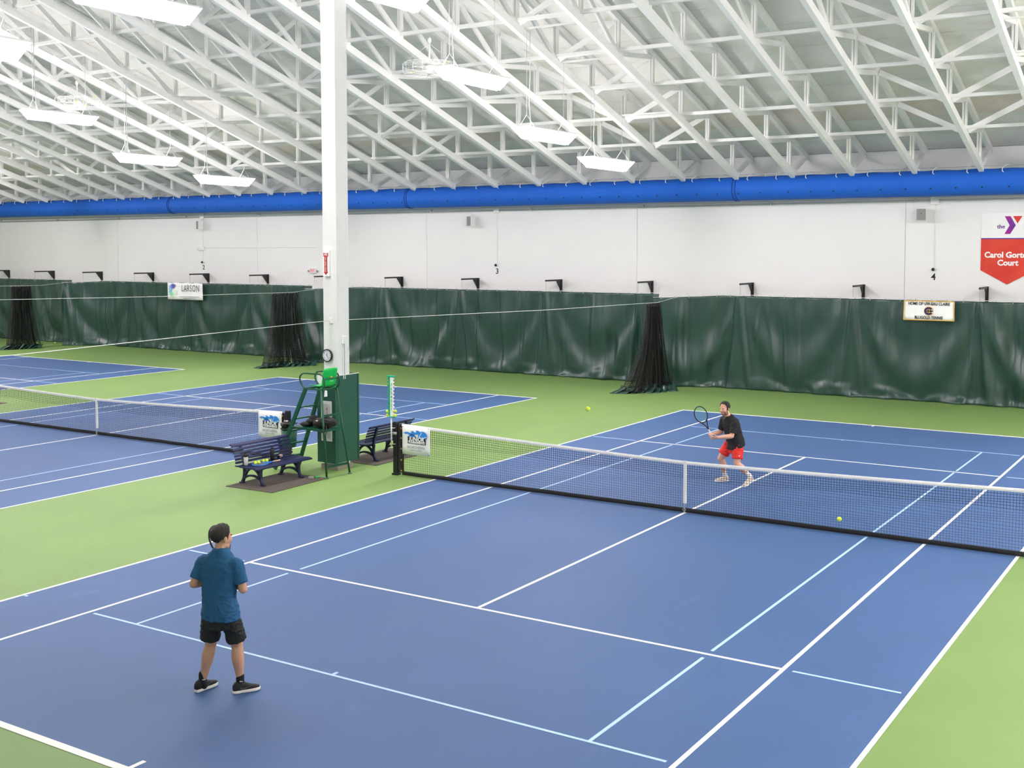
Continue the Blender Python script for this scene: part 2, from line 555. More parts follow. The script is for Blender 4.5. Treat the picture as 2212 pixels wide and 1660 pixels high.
# ------------------------------------------------------------------ ceiling fans in wire cages
def ring(mb, c, r, z, w=0.006, n=28):
    mb.tube([(c[0] + r * math.cos(a * 2 * math.pi / n), c[1] + r * math.sin(a * 2 * math.pi / n), z) for a in range(n + 1)], w, 4, caps=False)
def fan(x, y, z, ztop, label):
    t = thing('ceiling_fan', label, 'ceiling fan', (x, y, z), group='caged ceiling fans')
    MB().tube([(0, 0, 0.1), (0, 0, ztop - z)], 0.022, 8).build('downrod', 'steel_white', t, True)
    MB().lathe([(0.03, 0), (0.05, 0.03), (0.05, 0.12), (0.03, 0.14)], 12, (0, 0, ztop - z - 0.16)).build('mount_cup', 'steel_white', t, True)
    MB().lathe([(0.05, -0.12), (0.13, -0.09), (0.15, -0.02), (0.12, 0.06), (0.04, 0.12)], 18).build('motor', 'steel_white', t, True)
    for i in range(3):
        a = i * 2.0944 + 0.4
        MB().bar((0.12 * math.cos(a), 0.12 * math.sin(a), -0.03), (0.62 * math.cos(a), 0.62 * math.sin(a), -0.02), 0.13, 0.012).build('blade', 'steel_white', t)
    mb = MB()
    for r in (0.2, 0.32, 0.44, 0.56, 0.68):
        ring(mb, (0, 0), r, 0.14)
        ring(mb, (0, 0), r, -0.16)
    for zz in (-0.06, 0.04):
        ring(mb, (0, 0), 0.72, zz)
    for i in range(16):
        a = i * math.pi / 8
        c, s = math.cos(a), math.sin(a)
        mb.tube([(0.1 * c, 0.1 * s, 0.14), (0.69 * c, 0.69 * s, 0.14), (0.73 * c, 0.73 * s, 0.08), (0.73 * c, 0.73 * s, -0.1), (0.69 * c, 0.69 * s, -0.16), (0.1 * c, 0.1 * s, -0.16)], 0.006, 4)
    mb.build('wire_cage', 'steel_white', t)
    mb = MB()
    for i in range(4):
        a = i * math.pi / 2 + 0.6
        mb.tube([(0.7 * math.cos(a), 0.7 * math.sin(a), 0.12), (0.03 * math.cos(a), 0.03 * math.sin(a), ztop - z - 0.2)], 0.004, 4)
    mb.build('stay_wire', 'steel_white', t)

BALLM = None
def ball_meshes():
    global BALLM
    a = MB().ball((0, 0, 0), 0.0335, 16, 10).mesh('felt_ball', 'ball_yellow', True)
    s = MB()
    pts = []
    for i in range(41):
        q = i / 40 * 2 * math.pi
        v = Vector((math.cos(q) + 0.35 * math.cos(3 * q), math.sin(q) - 0.35 * math.sin(3 * q), 1.0 * math.sin(2 * q))).normalized() * 0.0332
        pts.append(v)
    s.tube(pts, 0.0013, 4, caps=False)
    BALLM = (a, s.mesh('seam', 'ball_seam', True))
ball_meshes()
def tball(p, label, group=None, rz=0.0):
    o = put('tennis_ball', BALLM[0], None, p, rz)
    o.rotation_euler = (p[0] * 3 % 3, p[1] * 5 % 3, rz)
    tag(o, label, 'tennis ball', group)
    put('seam', BALLM[1], o)
    return o

# ------------------------------------------------------------------ blue air duct and wall services
DY, DZ, DR = 17.75, 6.59, 0.385
du = thing('air_duct', 'long blue fabric air duct running under the roof along the wall', 'air duct', (0, DY, DZ))
ends = [4.2, -6.27, -19.9, -33.5, -47.5, -55.5]
def duct_ring(x, r):
    n = 28
    return [(x, r * math.cos(a * 2 * math.pi / n), r * math.sin(a * 2 * math.pi / n)) for a in range(n)]
for a, b in zip(ends[:-1], ends[1:]):
    n = max(4, int((a - b) / 0.49))
    P = []
    for i in range(n + 1):
        x = a + (b - a) * i / n
        r = DR * (1 + 0.006 * math.sin(i * 1.9 + a) + 0.004 * math.sin(i * math.pi))
        rr = duct_ring(x, r)
        # slight peak along the hanging line at the top
        P.append([(q[0], q[1], q[2] + (0.02 * max(0, q[2] / r - 0.8) * 5 * abs(math.cos(i * math.pi / 2)))) for q in rr])
    MB().grid(P, True).build('duct_section', 'duct_blue', du, True)
for x in ends[1:-1]:
    mb = MB()
    for dx in (-0.05, 0.05):
        mb.tube([(x + dx, (DR + 0.006) * math.cos(a * math.pi / 16), (DR + 0.006) * math.sin(a * math.pi / 16)) for a in range(33)], 0.012, 5, caps=False)
    mb.build('zip_seam', 'duct_dark', du, True)
nz = MB().lathe([(0.022, 0), (0.026, 0.01), (0.012, 0.012)], 10, mtx=Matrix.Rotation(math.pi / 2, 4, 'X')).mesh('nozzle', 'plastic_black', True)
x = 2.94
i = 0
while x > -49:
    put('nozzle', nz, du, (x, -math.sqrt(DR * DR - 0.16 ** 2) - 0.004, -0.16))
    x -= 0.735
    i += 1
    if i == 11:
        x -= 0.22
hk = MB().tube([(0.02, -0.31, 0.26), (-0.02, -0.315, 0.30), (-0.02, -0.27, 0.39), (0.03, -0.16, 0.46), (0.09, -0.05, 0.49), (0.14, 0.0, 0.46)], 0.014, 6).mesh('hook_strap', 'hook_white', True)
tk = MB().span(-0.012, 0.012, -0.012, 0.012, 0.37, 0.46).mesh('hanger_tab', 'hook_white')
x = 3.0
while x > -51:
    put('hook_strap', hk, du, (x, 0, 0))
    put('hanger_tab', tk, du, (x + 0.49, 0, 0))
    x -= 0.978
MB().tube([(4.2, 0, 0.47), (-55, 0, 0.47)], 0.008, 5).build('hanging_cable', 'galv', du)
sw_ = MB().tube([(0, 0, 0.47), (0, 0.35, 1.0)], 0.005, 4).mesh('support_wire', 'galv')
x = -5
while x > -54:
    put('support_wire', sw_, du, (x, 0, 0))
    x -= TSP * 2

cn = thing('wall_conduit', 'thin white pipe run along the back wall under the duct', 'pipe', (0, YW, 6.12))
MB().tube([(6, -0.05, 0), (-54, -0.05, -0.13)], 0.022, 8).build('pipe', 'galv', cn, True)
MB().tube([(6, -0.05, 0.085), (-54, -0.05, -0.02)], 0.014, 6).build('cable_run', 'steel_white', cn, True)
clip = MB().span(-0.02, 0.02, -0.075, 0.0, -0.03, 0.1).mesh('pipe_clip', 'galv')
x = 4.0
while x > -52:
    put('pipe_clip', clip, cn, (x, 0, -0.13 * (6 - x) / 60))
    x -= 4.7

NUM = ((-0.12, '4', 'four'), (-16.36, '3', 'three'), (-32.53, '2', 'two'))
for xx, s, side in NUM:
    n = text_part('court_number', s, 0.29, 'ink_black', None, (xx, YW - 0.004, 3.75), depth=0.006, bold=0.004)
    tag(n, 'black wall number %s above the green curtain' % side, 'number sign')
    t = thing('security_camera', 'small dark dome camera above wall number %s' % side, 'camera', (xx + (0.0 if s == '4' else -0.02), YW, 3.99), group='wall cameras')
    MB().lathe([(0.05, 0), (0.05, -0.04), (0.03, -0.05)], 12, mtx=Matrix.Rotation(-math.pi / 2, 4, 'X')).build('mount', 'plastic_white', t, True)
    MB().ball((0, -0.08, 0), 0.052, 12, 8).build('dome', 'plastic_black', t, True)
    c = thing('cable_drop', 'thin white cable trunk running down to wall number %s' % side, 'cable trunk', (xx, YW, 4.05), group='wall cable trunks')
    MB().span(-0.015, 0.015, -0.02, 0, 0, 2.0).build('trunking', 'steel_white', c)
    MB().span(-0.12, 0.12, -0.09, 0, 1.93, 2.17).build('junction_box', 'plastic_white', c, bevel=0.008)
for xx, ry, lb in ((-0.46, 0.12, 'near wall number four'), (-17.4, -0.42, 'left of wall number three'), (-32.47, -0.5, 'above wall number two')):
    t = thing('wall_speaker', 'grey and white box loudspeaker high on the wall, %s' % lb, 'loudspeaker', (xx, YW - 0.22, 5.68), ry, 'wall loudspeakers')
    bd = MB().prism([(-0.15, -0.13), (0.15, -0.13), (0.1, 0.11), (-0.1, 0.11)], (0, 0, 0.38), a=(1, 0, 0), b=(0, 1, 0), c=(0, 0, -0.19))
    bd.build('cabinet', 'plastic_white', t, bevel=0.01)
    MB().span(-0.135, 0.135, -0.145, -0.13, -0.175, 0.175).build('grille', mat('grille', (150, 148, 144), 0.7, var=0.05, bump=0.3, bscale=200), t)
    MB().ball((0, -0.146, 0.03), (0.015, 0.006, 0.015), 8, 6).build('logo_dot', 'plastic_black', t)
    MB().tube([(0, 0, 0.19), (0, 0.02, 0.24), (0, 0.2, 0.26)], 0.014, 6).build('bracket', 'plastic_white', t)
e = thing('wall_box', 'small white junction unit on the wall above wall number two', 'wall box', (-32.6, YW, 4.62))
MB().span(-0.18, 0.18, -0.08, 0, -0.09, 0.09).build('case', 'plastic_white', e, bevel=0.01)
MB().ball((-0.26, -0.06, -0.02), 0.05, 10, 7).build('lamp_head', 'plastic_white', e, True)
MB().tube([(0.18, -0.02, 0.03), (7.0, -0.02, 0.05)], 0.012, 6).build('conduit', 'steel_white', e)
t = thing('exit_sign', 'small red lettered exit sign on the wall left of the column', 'exit sign', (-25.78, YW, 3.68))
MB().span(-0.17, 0.17, -0.08, 0, -0.11, 0.11).build('sign_body', 'plastic_white', t, bevel=0.008)
MB().span(-0.15, 0.15, -0.084, -0.08, -0.09, 0.09).build('face_plate', mat('exit_pale', (250, 222, 220), 0.5), t)
text_part('lettering', 'EXIT', 0.17, mat('exit_red', (226, 104, 100), 0.5).name, t, (0, -0.086, 0), bold=0.004, sx=0.75)
for sx in (-1, 1):
    MB().lathe([(0.02, -0.035), (0.042, 0.0), (0.042, 0.02), (0.02, 0.03)], 12, (sx * 0.24, -0.06, -0.02), Matrix.Rotation(math.pi / 2, 4, 'X')).build('lamp_head', 'grille', t, True)
    MB().tube([(sx * 0.17, -0.05, -0.02), (sx * 0.23, -0.05, -0.02)], 0.015, 6).build('lamp_arm', 'plastic_white', t)

# ------------------------------------------------------------------ wall brackets that carry the curtains
BX = [1.466 - 3.741 * k for k in range(14)]
bm_ = {}
bm_['wall_post'] = MB().span(-0.045, 0.045, -0.06, 0, -0.46, 0.03).mesh('wall_post', 'black_metal')
bm_['arm'] = MB().span(-0.022, 0.022, -1.13, -0.05, -0.03, 0.03).mesh('arm', 'black_metal')
bm_['gusset'] = MB().prism([(-0.05, 0.02), (-0.42, 0.02), (-0.05, -0.4)], (0.02, 0, 0), a=(0, 1, 0), b=(0, 0, 1), c=(-0.01, 0, 0)).mesh('gusset', 'black_metal')
chn = MB()
for i in range(9):
    chn.span(-0.008, 0.008, -1.12 + 0.006 * math.sin(i), -1.1 + 0.006 * math.sin(i), -0.05 - i * 0.037, -0.025 - i * 0.037)
bm_['chain'] = chn.mesh('chain', 'galv')
for k, x in enumerate(BX):
    t = thing('wall_bracket', 'black steel curtain bracket on the wall, %s from the right edge' % ORD[k], 'bracket', (x, YW, 3.46), group='curtain brackets')
    for nm, me in bm_.items():
        put(nm, me, t)

# ------------------------------------------------------------------ backdrop curtains
def path_len(p):
    return sum((Vector(b) - Vector(a)).length for a, b in zip(p[:-1], p[1:]))
def curtain(label, path, seed, zt=(3.07, 3.07)):
    rnd = random.Random(seed)
    path = [Vector((a, b, 0)) for a, b in path]
    segs = [(a, b, (b - a).length) for a, b in zip(path[:-1], path[1:])]
    T = sum(s[2] for s in segs)
    n = int(T / 0.035)
    m = 52
    ph = [rnd.uniform(0, 6.28) for _ in range(6)]
    P = []
    for i in range(n + 1):
        s = T * i / n
        q = s
        for a, b, l in segs:
            if q <= l + 1e-6 or (a, b, l) == segs[-1]:
                break
            q -= l
        d = (b - a).normalized()
        nrm = Vector((d.y, -d.x, 0))
        if nrm.y > 0:
            nrm = -nrm
        base = a + d * min(q, l)
        fr = s / T
        top = zt[0] + (zt[1] - zt[0]) * fr
        if len(segs) > 1 and (a, b, l) == segs[-1]:
            top -= 0.1 * (q / l)
        row = []
        bay = ((base.x - BX[0]) / 3.741) % 1.0
        bi = math.floor((base.x - BX[0]) / 3.741)
        rb_ = random.Random(seed * 100 + bi)
        am = rb_.uniform(0.35, 1.0)
        skew = rb_.uniform(-0.15, 0.15)
        for j in range(m + 1):
            w = j / m                       # 0 top, 1 bottom
            z = top * (1 - w)
            low = min(1, w * 5)
            # vertical pleats, drifting and merging downwards
            xx = s + 0.12 * math.sin(1.3 * s + ph[0]) * w
            v = 0.075 * math.sin(xx * 6.3 + ph[1] + 2.2 * noise.noise((s * 0.5, seed, 0))) * (0.6 + 0.6 * noise.noise((s * 0.7, w * 1.2, seed)))
            v += 0.07 * low * noise.noise((xx * 1.1, w * 0.45, seed + 3.1))
            v += 0.032 * math.sin(xx * 13.1 + ph[2] + 3 * noise.noise((s * 0.4, w, seed))) * (0.4 + noise.noise((s * 0.9, w * 0.8, seed + 9)))
            # sharp upright creases
            cz_ = noise.noise((s * 1.7 + 0.25 * w * math.sin(s), 0.35 * w, seed + 40))
            v += 0.05 * max(0, 1 - abs(cz_) * 9) * (0.3 + 0.7 * abs(noise.noise((s * 0.6, w * 0.9, seed + 50))) * 2) * min(1, w * 6)
            # swags: folds hanging in a U from each pair of brackets
            u = (bay - 0.5 + skew * 0.3) * 2
            para = w * 1.05 - 0.92 * (1 - u * u) * (0.9 + 0.2 * am)
            env = am * max(0, 1 - u * u * 0.75) * min(1, w * 2.5)
            v += 0.13 * env * math.sin(para * 9.5 + ph[3]) * math.exp(-abs(para + 0.05) * 1.6)
            # pull lines that start at the bracket
            du_ = min(bay, 1 - bay)
            v += 0.10 * math.exp(-((du_ * 3.74 - 0.35 * w) / 0.09) ** 2) * (1 - 0.5 * w)
            # crumpled hem on the floor
            if w > 0.84:
                h = (w - 0.84) / 0.16
                cr = noise.noise((s * 1.3, h * 1.2, seed + 20)) + 0.5 * noise.noise((s * 3.1, h * 2.0, seed + 30))
                v += h * 0.13 * max(-0.3, cr) + 0.05 * h * h
                z = max(0.006, z + 0.05 * h * (1 - h) * cr * 4)
            p = base + nrm * v
            row.append((p.x, p.y, z + 0.004))
        P.append(row)
    t = thing('backdrop_curtain', label, 'curtain', (0, 0, 0), group='green backdrop curtains')
    MB().grid(P).build('vinyl_sheet', 'vinyl_green', t, True, solid=0.004)
    hooks = MB()
    s = 0.2
    k = 0
    while s < T:
        q = s
        for a, b, l in segs:
            if q <= l or (a, b, l) == segs[-1]:
                break
            q -= l
        p = a + (b - a).normalized() * min(q, l)
        tz = zt[0] + (zt[1] - zt[0]) * s / T - (0.1 * q / l if len(segs) > 1 and (a, b, l) == segs[-1] else 0)
        hooks.span(p.x - 0.007, p.x + 0.007, p.y - 0.01, p.y + 0.01, tz - 0.04, tz + 0.05)
        s += 0.46
    hk_ = hooks.build('cable_hooks', 'galv', t)
    hk_['kind'] = 'stuff'
    mb = MB()
    pts = [(p.x, p.y, 3.105) for p in path]
    if len(pts) > 2:
        pts[-1] = (pts[-1][0], pts[-1][1], 3.0)
    mb.tube(pts, 0.008, 5)
    mb.build('top_cable', 'cable_white', t)
    return t
CY = 17.4
curtain('dark green vinyl curtain behind the player in red shorts', [(9.5, CY), (-6.6, CY), (-8.75, 16.55)], 11)
curtain('dark green vinyl curtain below wall number three, right of the column', [(-9.0, CY + 0.1), (-22.2, CY), (-24.15, 16.25)], 23)
curtain('dark green vinyl curtain below wall number two with a white banner', [(-24.9, CY + 0.1), (-37.9, CY), (-39.8, 16.35)], 37)
curtain('dark green vinyl curtain at the left edge of the photo', [(-40.6, CY + 0.1), (-53.5, CY)], 51)

# ------------------------------------------------------------------ gathered divider nets
def gathered(label, x, y0, y1, zt, spread_l, spread_r, toward, seed):
    """a black divider net pushed together along its cable; its green skirt lies on the floor"""
    rnd = random.Random(seed)
    t = thing('divider_net', label, 'divider net', (x, (y0 + y1) / 2, 0), group='gathered divider nets')
    ym = (y0 + y1) / 2
    n, m = 130, 58
    npl = 8
    def pt(i, j):
        a, w = i / (n - 1), j / (m - 1)        # along the cable, down
        yy = y0 + (y1 - y0) * a - ym
        fold = math.sin(a * npl * 2 * math.pi + seed) + 0.4 * noise.noise((a * 9, w * 1.5, seed))
        amp = 0.05 + 0.16 * w
        fl_ = w ** 2.2
        yy += fl_ * ((a - 0.5) * 1.5 * toward) + 0.06 * noise.noise((a * 6, w * 2, seed + 5)) * w
        xx = amp * fold + fl_ * (spread_r * max(0, a - 0.45) * 2 - spread_l * max(0, 0.55 - a) * 2) + 0.02 * math.sin(a * 31 + w * 5)
        return Vector((xx, yy, max(0.03, zt * (1 - w) + 0.03)))
    G = [[pt(i, j) for j in range(m)] for i in range(n)]
    mb = MB()
    for i in range(n):
        mb.tube(G[i][::2] + [G[i][-1]], 0.006, 3, caps=False)
    for j in range(0, m):
        mb.tube([G[i][j] for i in range(n)], 0.006, 3, caps=False)
    o = mb.build('netting', 'net_black', t, fix=False)
    o['kind'] = 'stuff'
    # black tape at the top with hanging loops
    tp = MB().grid([[G[i][0], G[i][2] + Vector((0.004, -0.004, 0))] for i in range(n)])
    tp.build('top_tape', 'net_black', t, solid=0.006)
    # second inner layer of folds, seen through the first
    G2 = [[Vector((G[i][j].x * 0.6 + 0.05 * math.sin(i * 0.9), G[i][j].y + 0.07, G[i][j].z)) for j in range(0, m, 2)] for i in range(0, n, 2)]
    mb = MB()
    for r_ in G2:
        mb.tube(r_, 0.005, 3, caps=False)
    for j in range(len(G2[0])):
        mb.tube([r_[j] for r_ in G2], 0.005, 3, caps=False)
    o = mb.build('inner_netting', 'net_black', t, fix=False)
    o['kind'] = 'stuff'
    # green skirt crumpled on the floor
    P = []
    K = 90
    for i in range(K + 1):
        a = i / K
        e = G[int(a * (n - 1))][-1]
        row = []
        for j in range(9):
            h = j / 8
            out = 0.38 * h + 0.1 * noise.noise((a * 11, h * 2, seed + 7))
            ang = (a - 0.5) * 2.6 * toward
            dx = math.sin(ang) * out + (0.0)
            dy = -math.cos(ang) * out
            z = 0.26 * (1 - h) ** 1.3 * (0.7 + 0.9 * noise.noise((a * 14, h * 1.5, seed + 2))) + 0.05 * h * (1 - h) * (1 + noise.noise((a * 30, h * 5, seed)))
            row.append((e.x + dx, e.y + dy + 0.08, max(0.006, z + 0.004)))
        P.append(row)
    MB().grid(P).build('vinyl_skirt', 'vinyl_dark', t, True, solid=0.004)
    rg = MB()
    for i in range(0, n, 9):
        g = G[i][0]
        rg.tube([(g.x * 0.3 + 0.02 * math.cos(q), g.y, zt + 0.035 + 0.02 * math.sin(q)) for q in (0, 1.05, 2.1, 3.14, 4.2, 5.25, 6.28)], 0.004, 4, caps=False)
    rg.build('cable_rings', 'galv', t)
gathered('bunched black divider net beside the curtain behind the far player', -8.06, 14.7, 15.6, 2.84, 0.5, 0.15, 0.6, 3)
gathered('bunched black divider net directly left of the white column', -23.83, 14.05, 15.5, 2.84, 0.15, 0.4, 0.4, 8)
gathered('bunched black divider net near the left edge with balls around it', -39.75, 13.65, 14.65, 2.84, 0.05, 0.25, 0.3, 15)
for x, lb, ye in ((-7.94, 'white divider cable from the column past the bunched net', 17.4), (-23.81, 'white divider cable crossing in front of the wall banner', 17.4), (-39.69, 'white divider cable above the bunched net near the left edge', 17.4)):
    pts = [(x, ye - 0.2, 3.05), (x, 15.2, 2.9), (x, 8.5, 2.96), (x, 0.1, 3.12)]
    if x > -10:
        pts += []
    else:
        pts += [(x, -9, 2.98), (x, -18.5, 3.1)]
    c = MB().tube(pts, 0.006, 6).build('divider_cable', 'cable_white', None, True)
    tag(c, lb, 'cable')
c = MB().tube([(-7.94, -0.29, 3.13), (-7.94, -7.5, 2.97), (-7.94, -19.5, 3.1)], 0.006, 6).build('divider_cable', 'cable_white', None, True)
tag(c, 'white cable from the column down to the left edge over the courts', 'cable')

# ------------------------------------------------------------------ banners
mat('purple', (112, 44, 140), 0.5)
mat('logo_purple', (84, 40, 150), 0.5, rgb2=(178, 20, 140), vscale=0.9, thr=(0.4, 0.6))
mat('logo_red', (222, 56, 40), 0.5, var=0.1, vscale=1.2)
mat('banner_red', (214, 44, 36), 0.5, rgb2=(232, 84, 40), vscale=0.8, thr=(0.4, 0.75))
mat('violet_line', (70, 46, 160), 0.5, var=0.2)
t = thing('wall_banner', 'red and white pointed banner naming the court, at the right edge', 'banner', (1.26, YW - 0.012, 3.56))
Z0 = 3.56
MB().span(0, 1.52, -0.01, 0, 5.70 - Z0 - 0.77, 5.70 - Z0).build('white_field', 'paper_white', t)
MB().prism([(0, 4.93 - Z0), (1.52, 4.93 - Z0), (1.52, 0.42), (0.76, 0.0), (0, 0.42)], (0, -0.01, 0)).build('red_field', 'banner_red', t)
MB().span(0, 1.52, -0.014, 0, 4.92 - Z0, 4.95 - Z0).build('violet_stripe', 'violet_line', t)
zt_ = 5.60 - Z0
MB().prism([(0.66, zt_), (0.82, zt_), (0.97, zt_ - 0.27), (0.82, zt_ - 0.53), (0.66, zt_ - 0.53), (0.80, zt_ - 0.27)], (0, -0.008, 0), c=(0, -0.01, 0)).build('letter_y_stem', 'logo_purple', t)
MB().prism([(0.89, zt_), (1.15, zt_), (1.02, zt_ - 0.215)], (0, -0.008, 0), c=(0, -0.01, 0)).build('letter_y_arm', 'logo_red', t)
text_part('the_lettering', 'the', 0.17, 'purple', t, (0.56, -0.016, zt_ - 0.31), bold=0.003)
text_part('court_name', 'Carol Gorton\nCourt', 0.235, 'paper_white', t, (0.77, -0.014, 4.32 - Z0), bold=0.009, sx=1.0)

mat('gold', (226, 178, 60), 0.5)
mat('navy', (34, 34, 92), 0.5)
t = thing('curtain_banner', 'white banner with black lettering on the curtain near wall number four', 'banner', (0.075, CY - 0.17, 2.49))
def wavy(w, h, seed, amp=0.015):
    return [[((i / 24 - 0.5) * w, amp * math.sin(i * 0.5 + seed) * (1 - 0.6 * j / 6) - 0.02, h * j / 6 + (0.012 * math.sin(i * 0.9 + seed) if j == 6 else 0)) for j in range(7)] for i in range(25)]
MB().grid(wavy(1.47, 0.575, 1.0)).build('cloth', 'paper_white', t, True, solid=0.004)
bd = MB()
for a, b in (((-0.735, 0), (0.735, 0)), ((0.735, 0), (0.72, 0.57)), ((-0.735, 0), (-0.72, 0.57)), ((-0.72, 0.57), (0.72, 0.57))):
    bd.bar((a[0], -0.04, a[1]), (b[0], -0.04, b[1]), 0.006, 0.022)
bd.build('gold_border', 'gold', t)
text_part('top_lettering', 'HOME OF UW-EAU CLAIRE', 0.125, 'ink_black', t, (0, -0.043, 0.49), bold=0.003, sx=0.80)
text_part('bottom_lettering', 'BLUGOLD TENNIS', 0.125, 'ink_black', t, (0, -0.043, 0.075), bold=0.003, sx=0.80)
def arc(r0, r1, a0, a1, n=18):
    return [(r1 * math.cos(a0 + (a1 - a0) * i / n), r1 * math.sin(a0 + (a1 - a0) * i / n)) for i in range(n + 1)] + \
           [(r0 * math.cos(a1 + (a0 - a1) * i / n), r0 * math.sin(a1 + (a0 - a1) * i / n)) for i in range(n + 1)]
MB().prism(arc(0.0, 0.135, 0.55, 5.73), (0, -0.003, 0), a=(1.1, 0, 0), c=(0.01, -0.041, 0.275)).build('logo_back', 'gold', t)
MB().prism(arc(0.062, 0.118, 0.6, 5.68), (0, -0.003, 0), a=(1.1, 0, 0), c=(0.0, -0.045, 0.275)).build('logo_letter_c', 'navy', t)
mb = MB()
mb.span(-0.11, 0.12, -0.049, -0.046, 0.262, 0.288)
mb.span(-0.03, 0.0, -0.049, -0.046, 0.222, 0.328)
mb.prism([(0.04, 0.245), (0.15, 0.275), (0.04, 0.305)], (0, -0.003, 0), c=(0, -0.046, 0))
mb.build('logo_letter_e', 'navy', t)

t = thing('curtain_banner', 'white banner with a blue-green petal ring on the curtain below wall number two', 'banner', (-32.3, CY - 0.17, 2.33))
P = wavy(2.27, 0.75, 2.0, 0.03)
MB().grid(P).build('cloth', 'paper_white', t, True, solid=0.004)
cols = [(112, 92, 170), (84, 78, 180), (96, 120, 210), (120, 160, 226), (150, 206, 232), (120, 204, 216), (130, 218, 204), (150, 220, 180), (176, 226, 170), (206, 236, 200), (222, 240, 214), (226, 242, 220)]
for i, cc in enumerate(cols):
    a = 1.05 + i * 0.46
    m_ = mat('petal_%d' % i, cc, 0.6)
    dx, dz = math.cos(a), math.sin(a)
    px, pz = -dz, dx
    pts = [(0.1, -0.03), (0.26, -0.075), (0.32, 0.0), (0.26, 0.075), (0.1, 0.03)]
    MB().prism([(-0.72 + (r * dx + q * px) * 0.85, 0.40 + (r * dz + q * pz) * 1.02) for r, q in pts], (0, -0.003, 0), c=(0, -0.062 - 0.001 * i, 0)).build('petal', m_, t)
text_part('large_lettering', 'LARSON', 0.42, 'ink_black', t, (0.42, -0.065, 0.50), bold=-0.003, sx=0.66, space=1.15)
mb = MB()
rr = random.Random(4)
for zz, xa, xb in ((0.135, -0.25, 0.98), (0.065, -0.02, 0.75)):
    x = xa
    while x < xb:
        w = rr.uniform(0.05, 0.16)
        mb.span(x, min(x + w, xb), -0.066, -0.063, zz - 0.014, zz + 0.014)
        x += w + 0.03
mb.build('small_print', mat('ink_pale', (150, 146, 160), 0.6), t)
# ------------------------------------------------------------------ tennis nets
mat('band_white', (238, 236, 232), 0.7, var=0.05, vscale=14, bump=0.2, bscale=60)
mat('brass', (206, 168, 92), 0.35, metal=0.7, var=0.1)
def net_top(x):
    return 0.914 + (1.065 - 0.914) * (abs(x) / 6.35) ** 1.25
def tennis_net(xc, label, seed):
    t = thing('tennis_net', label, 'tennis net', (xc, 0, 0), group='court nets')
    bul = lambda x, w: 0.03 * noise.noise((x * 0.5, w * 2, seed)) * math.sin(w * math.pi)
    H = 6.285
    rows = 21
    def pz(x, j):
        w = j / rows
        zt = net_top(x) - 0.05
        zb = 0.05 + (0.0 if abs(x) > 0.1 else 0)
        sag = 0.012 * math.sin(x * 3.1 + j) * math.sin(w * math.pi)
        return (x, bul(x, w), zb + (zt - zb) * (1 - w) + sag)
    mb = MB()
    N = int(2 * H / 0.0455)
    for i in range(N + 1):
        x = -H + 2 * H * i / N
        pts = [pz(x + 0.004 * math.sin(i * 2.2 + q), q) for q in (0, 3, 6)]
        mb.tube(pts, 0.0033, 4, caps=False)
        mb.tube([pz(x, q) for q in (6, 11, 16, 21)], 0.0021, 4, caps=False)
    for j in range(rows + 1):
        r = 0.0036 if j <= 6 else 0.0021
        mb.tube([pz(-H + 2 * H * i / 80, j) for i in range(81)], r, 4, caps=False)
    o = mb.build('netting', 'net_black', t, fix=False)
    o['kind'] = 'stuff'
    for s in (-1, 1):
        P = []
        for i in range(41):
            x = s * (0.0 + H * i / 40)
            z = net_top(x)
            P.append([(x, -0.012, z - 0.056), (x, -0.016 - 0.002 * math.sin(i * 3), z - 0.03), (x, -0.008, z), (x, 0.008, z), (x, 0.014, z - 0.03), (x, 0.012, z - 0.056)])
        MB().grid(P, True).build('headband', 'band_white', t)
        mb = MB()
        P = []
        for i in range(31):
            x = s * H * i / 30
            b = 0.02 * noise.noise((x * 2, seed, 1))
            P.append([(x, b - 0.012, 0.012), (x, b - 0.018, 0.05), (x, b - 0.01, 0.085), (x, b + 0.01, 0.085), (x, b + 0.012, 0.012)])
        MB().grid(P, True).build('bottom_tape', 'net_black', t)
        MB().span(s * H - 0.03, s * H + 0.03, -0.012, 0.012, 0.06, 1.03).build('side_tape', 'net_black', t)
        mb = MB()
        for z in (0.1, 0.32, 0.55, 0.77, 0.97):
            mb.lathe([(0.012, 0), (0.02, 0.004), (0.02, 0.012), (0.012, 0.014)], 8, (s * (H + 0.012), -0.012, z), Matrix.Rotation(math.pi / 2, 4, 'X'))
        mb.build('brass_eyelets', 'brass', t)
    MB().grid([[(-0.026, -0.022, z), (0.026, -0.022, z), (0.026, 0.018, z), (-0.026, 0.018, z)] for z in (0.17, 0.5, 0.86, 0.918)], True).build('centre_strap', 'band_white', t)
    mb = MB().tube([(0, -0.01, 0.17), (0, -0.02, 0.1), (0, -0.02, 0.0)], 0.008, 6)
    mb.tube([(0.03 * math.cos(a), -0.028, 0.06 + 0.03 * math.sin(a)) for a in (0, 1.05, 2.1, 3.14, 4.2, 5.25, 6.28)], 0.005, 5, caps=False)
    mb.build('strap_anchor', 'galv', t)
tennis_net(0.0, 'tennis net between the two players', 2)
tennis_net(D3, 'tennis net on the middle court, left of the green umpire chair', 5)
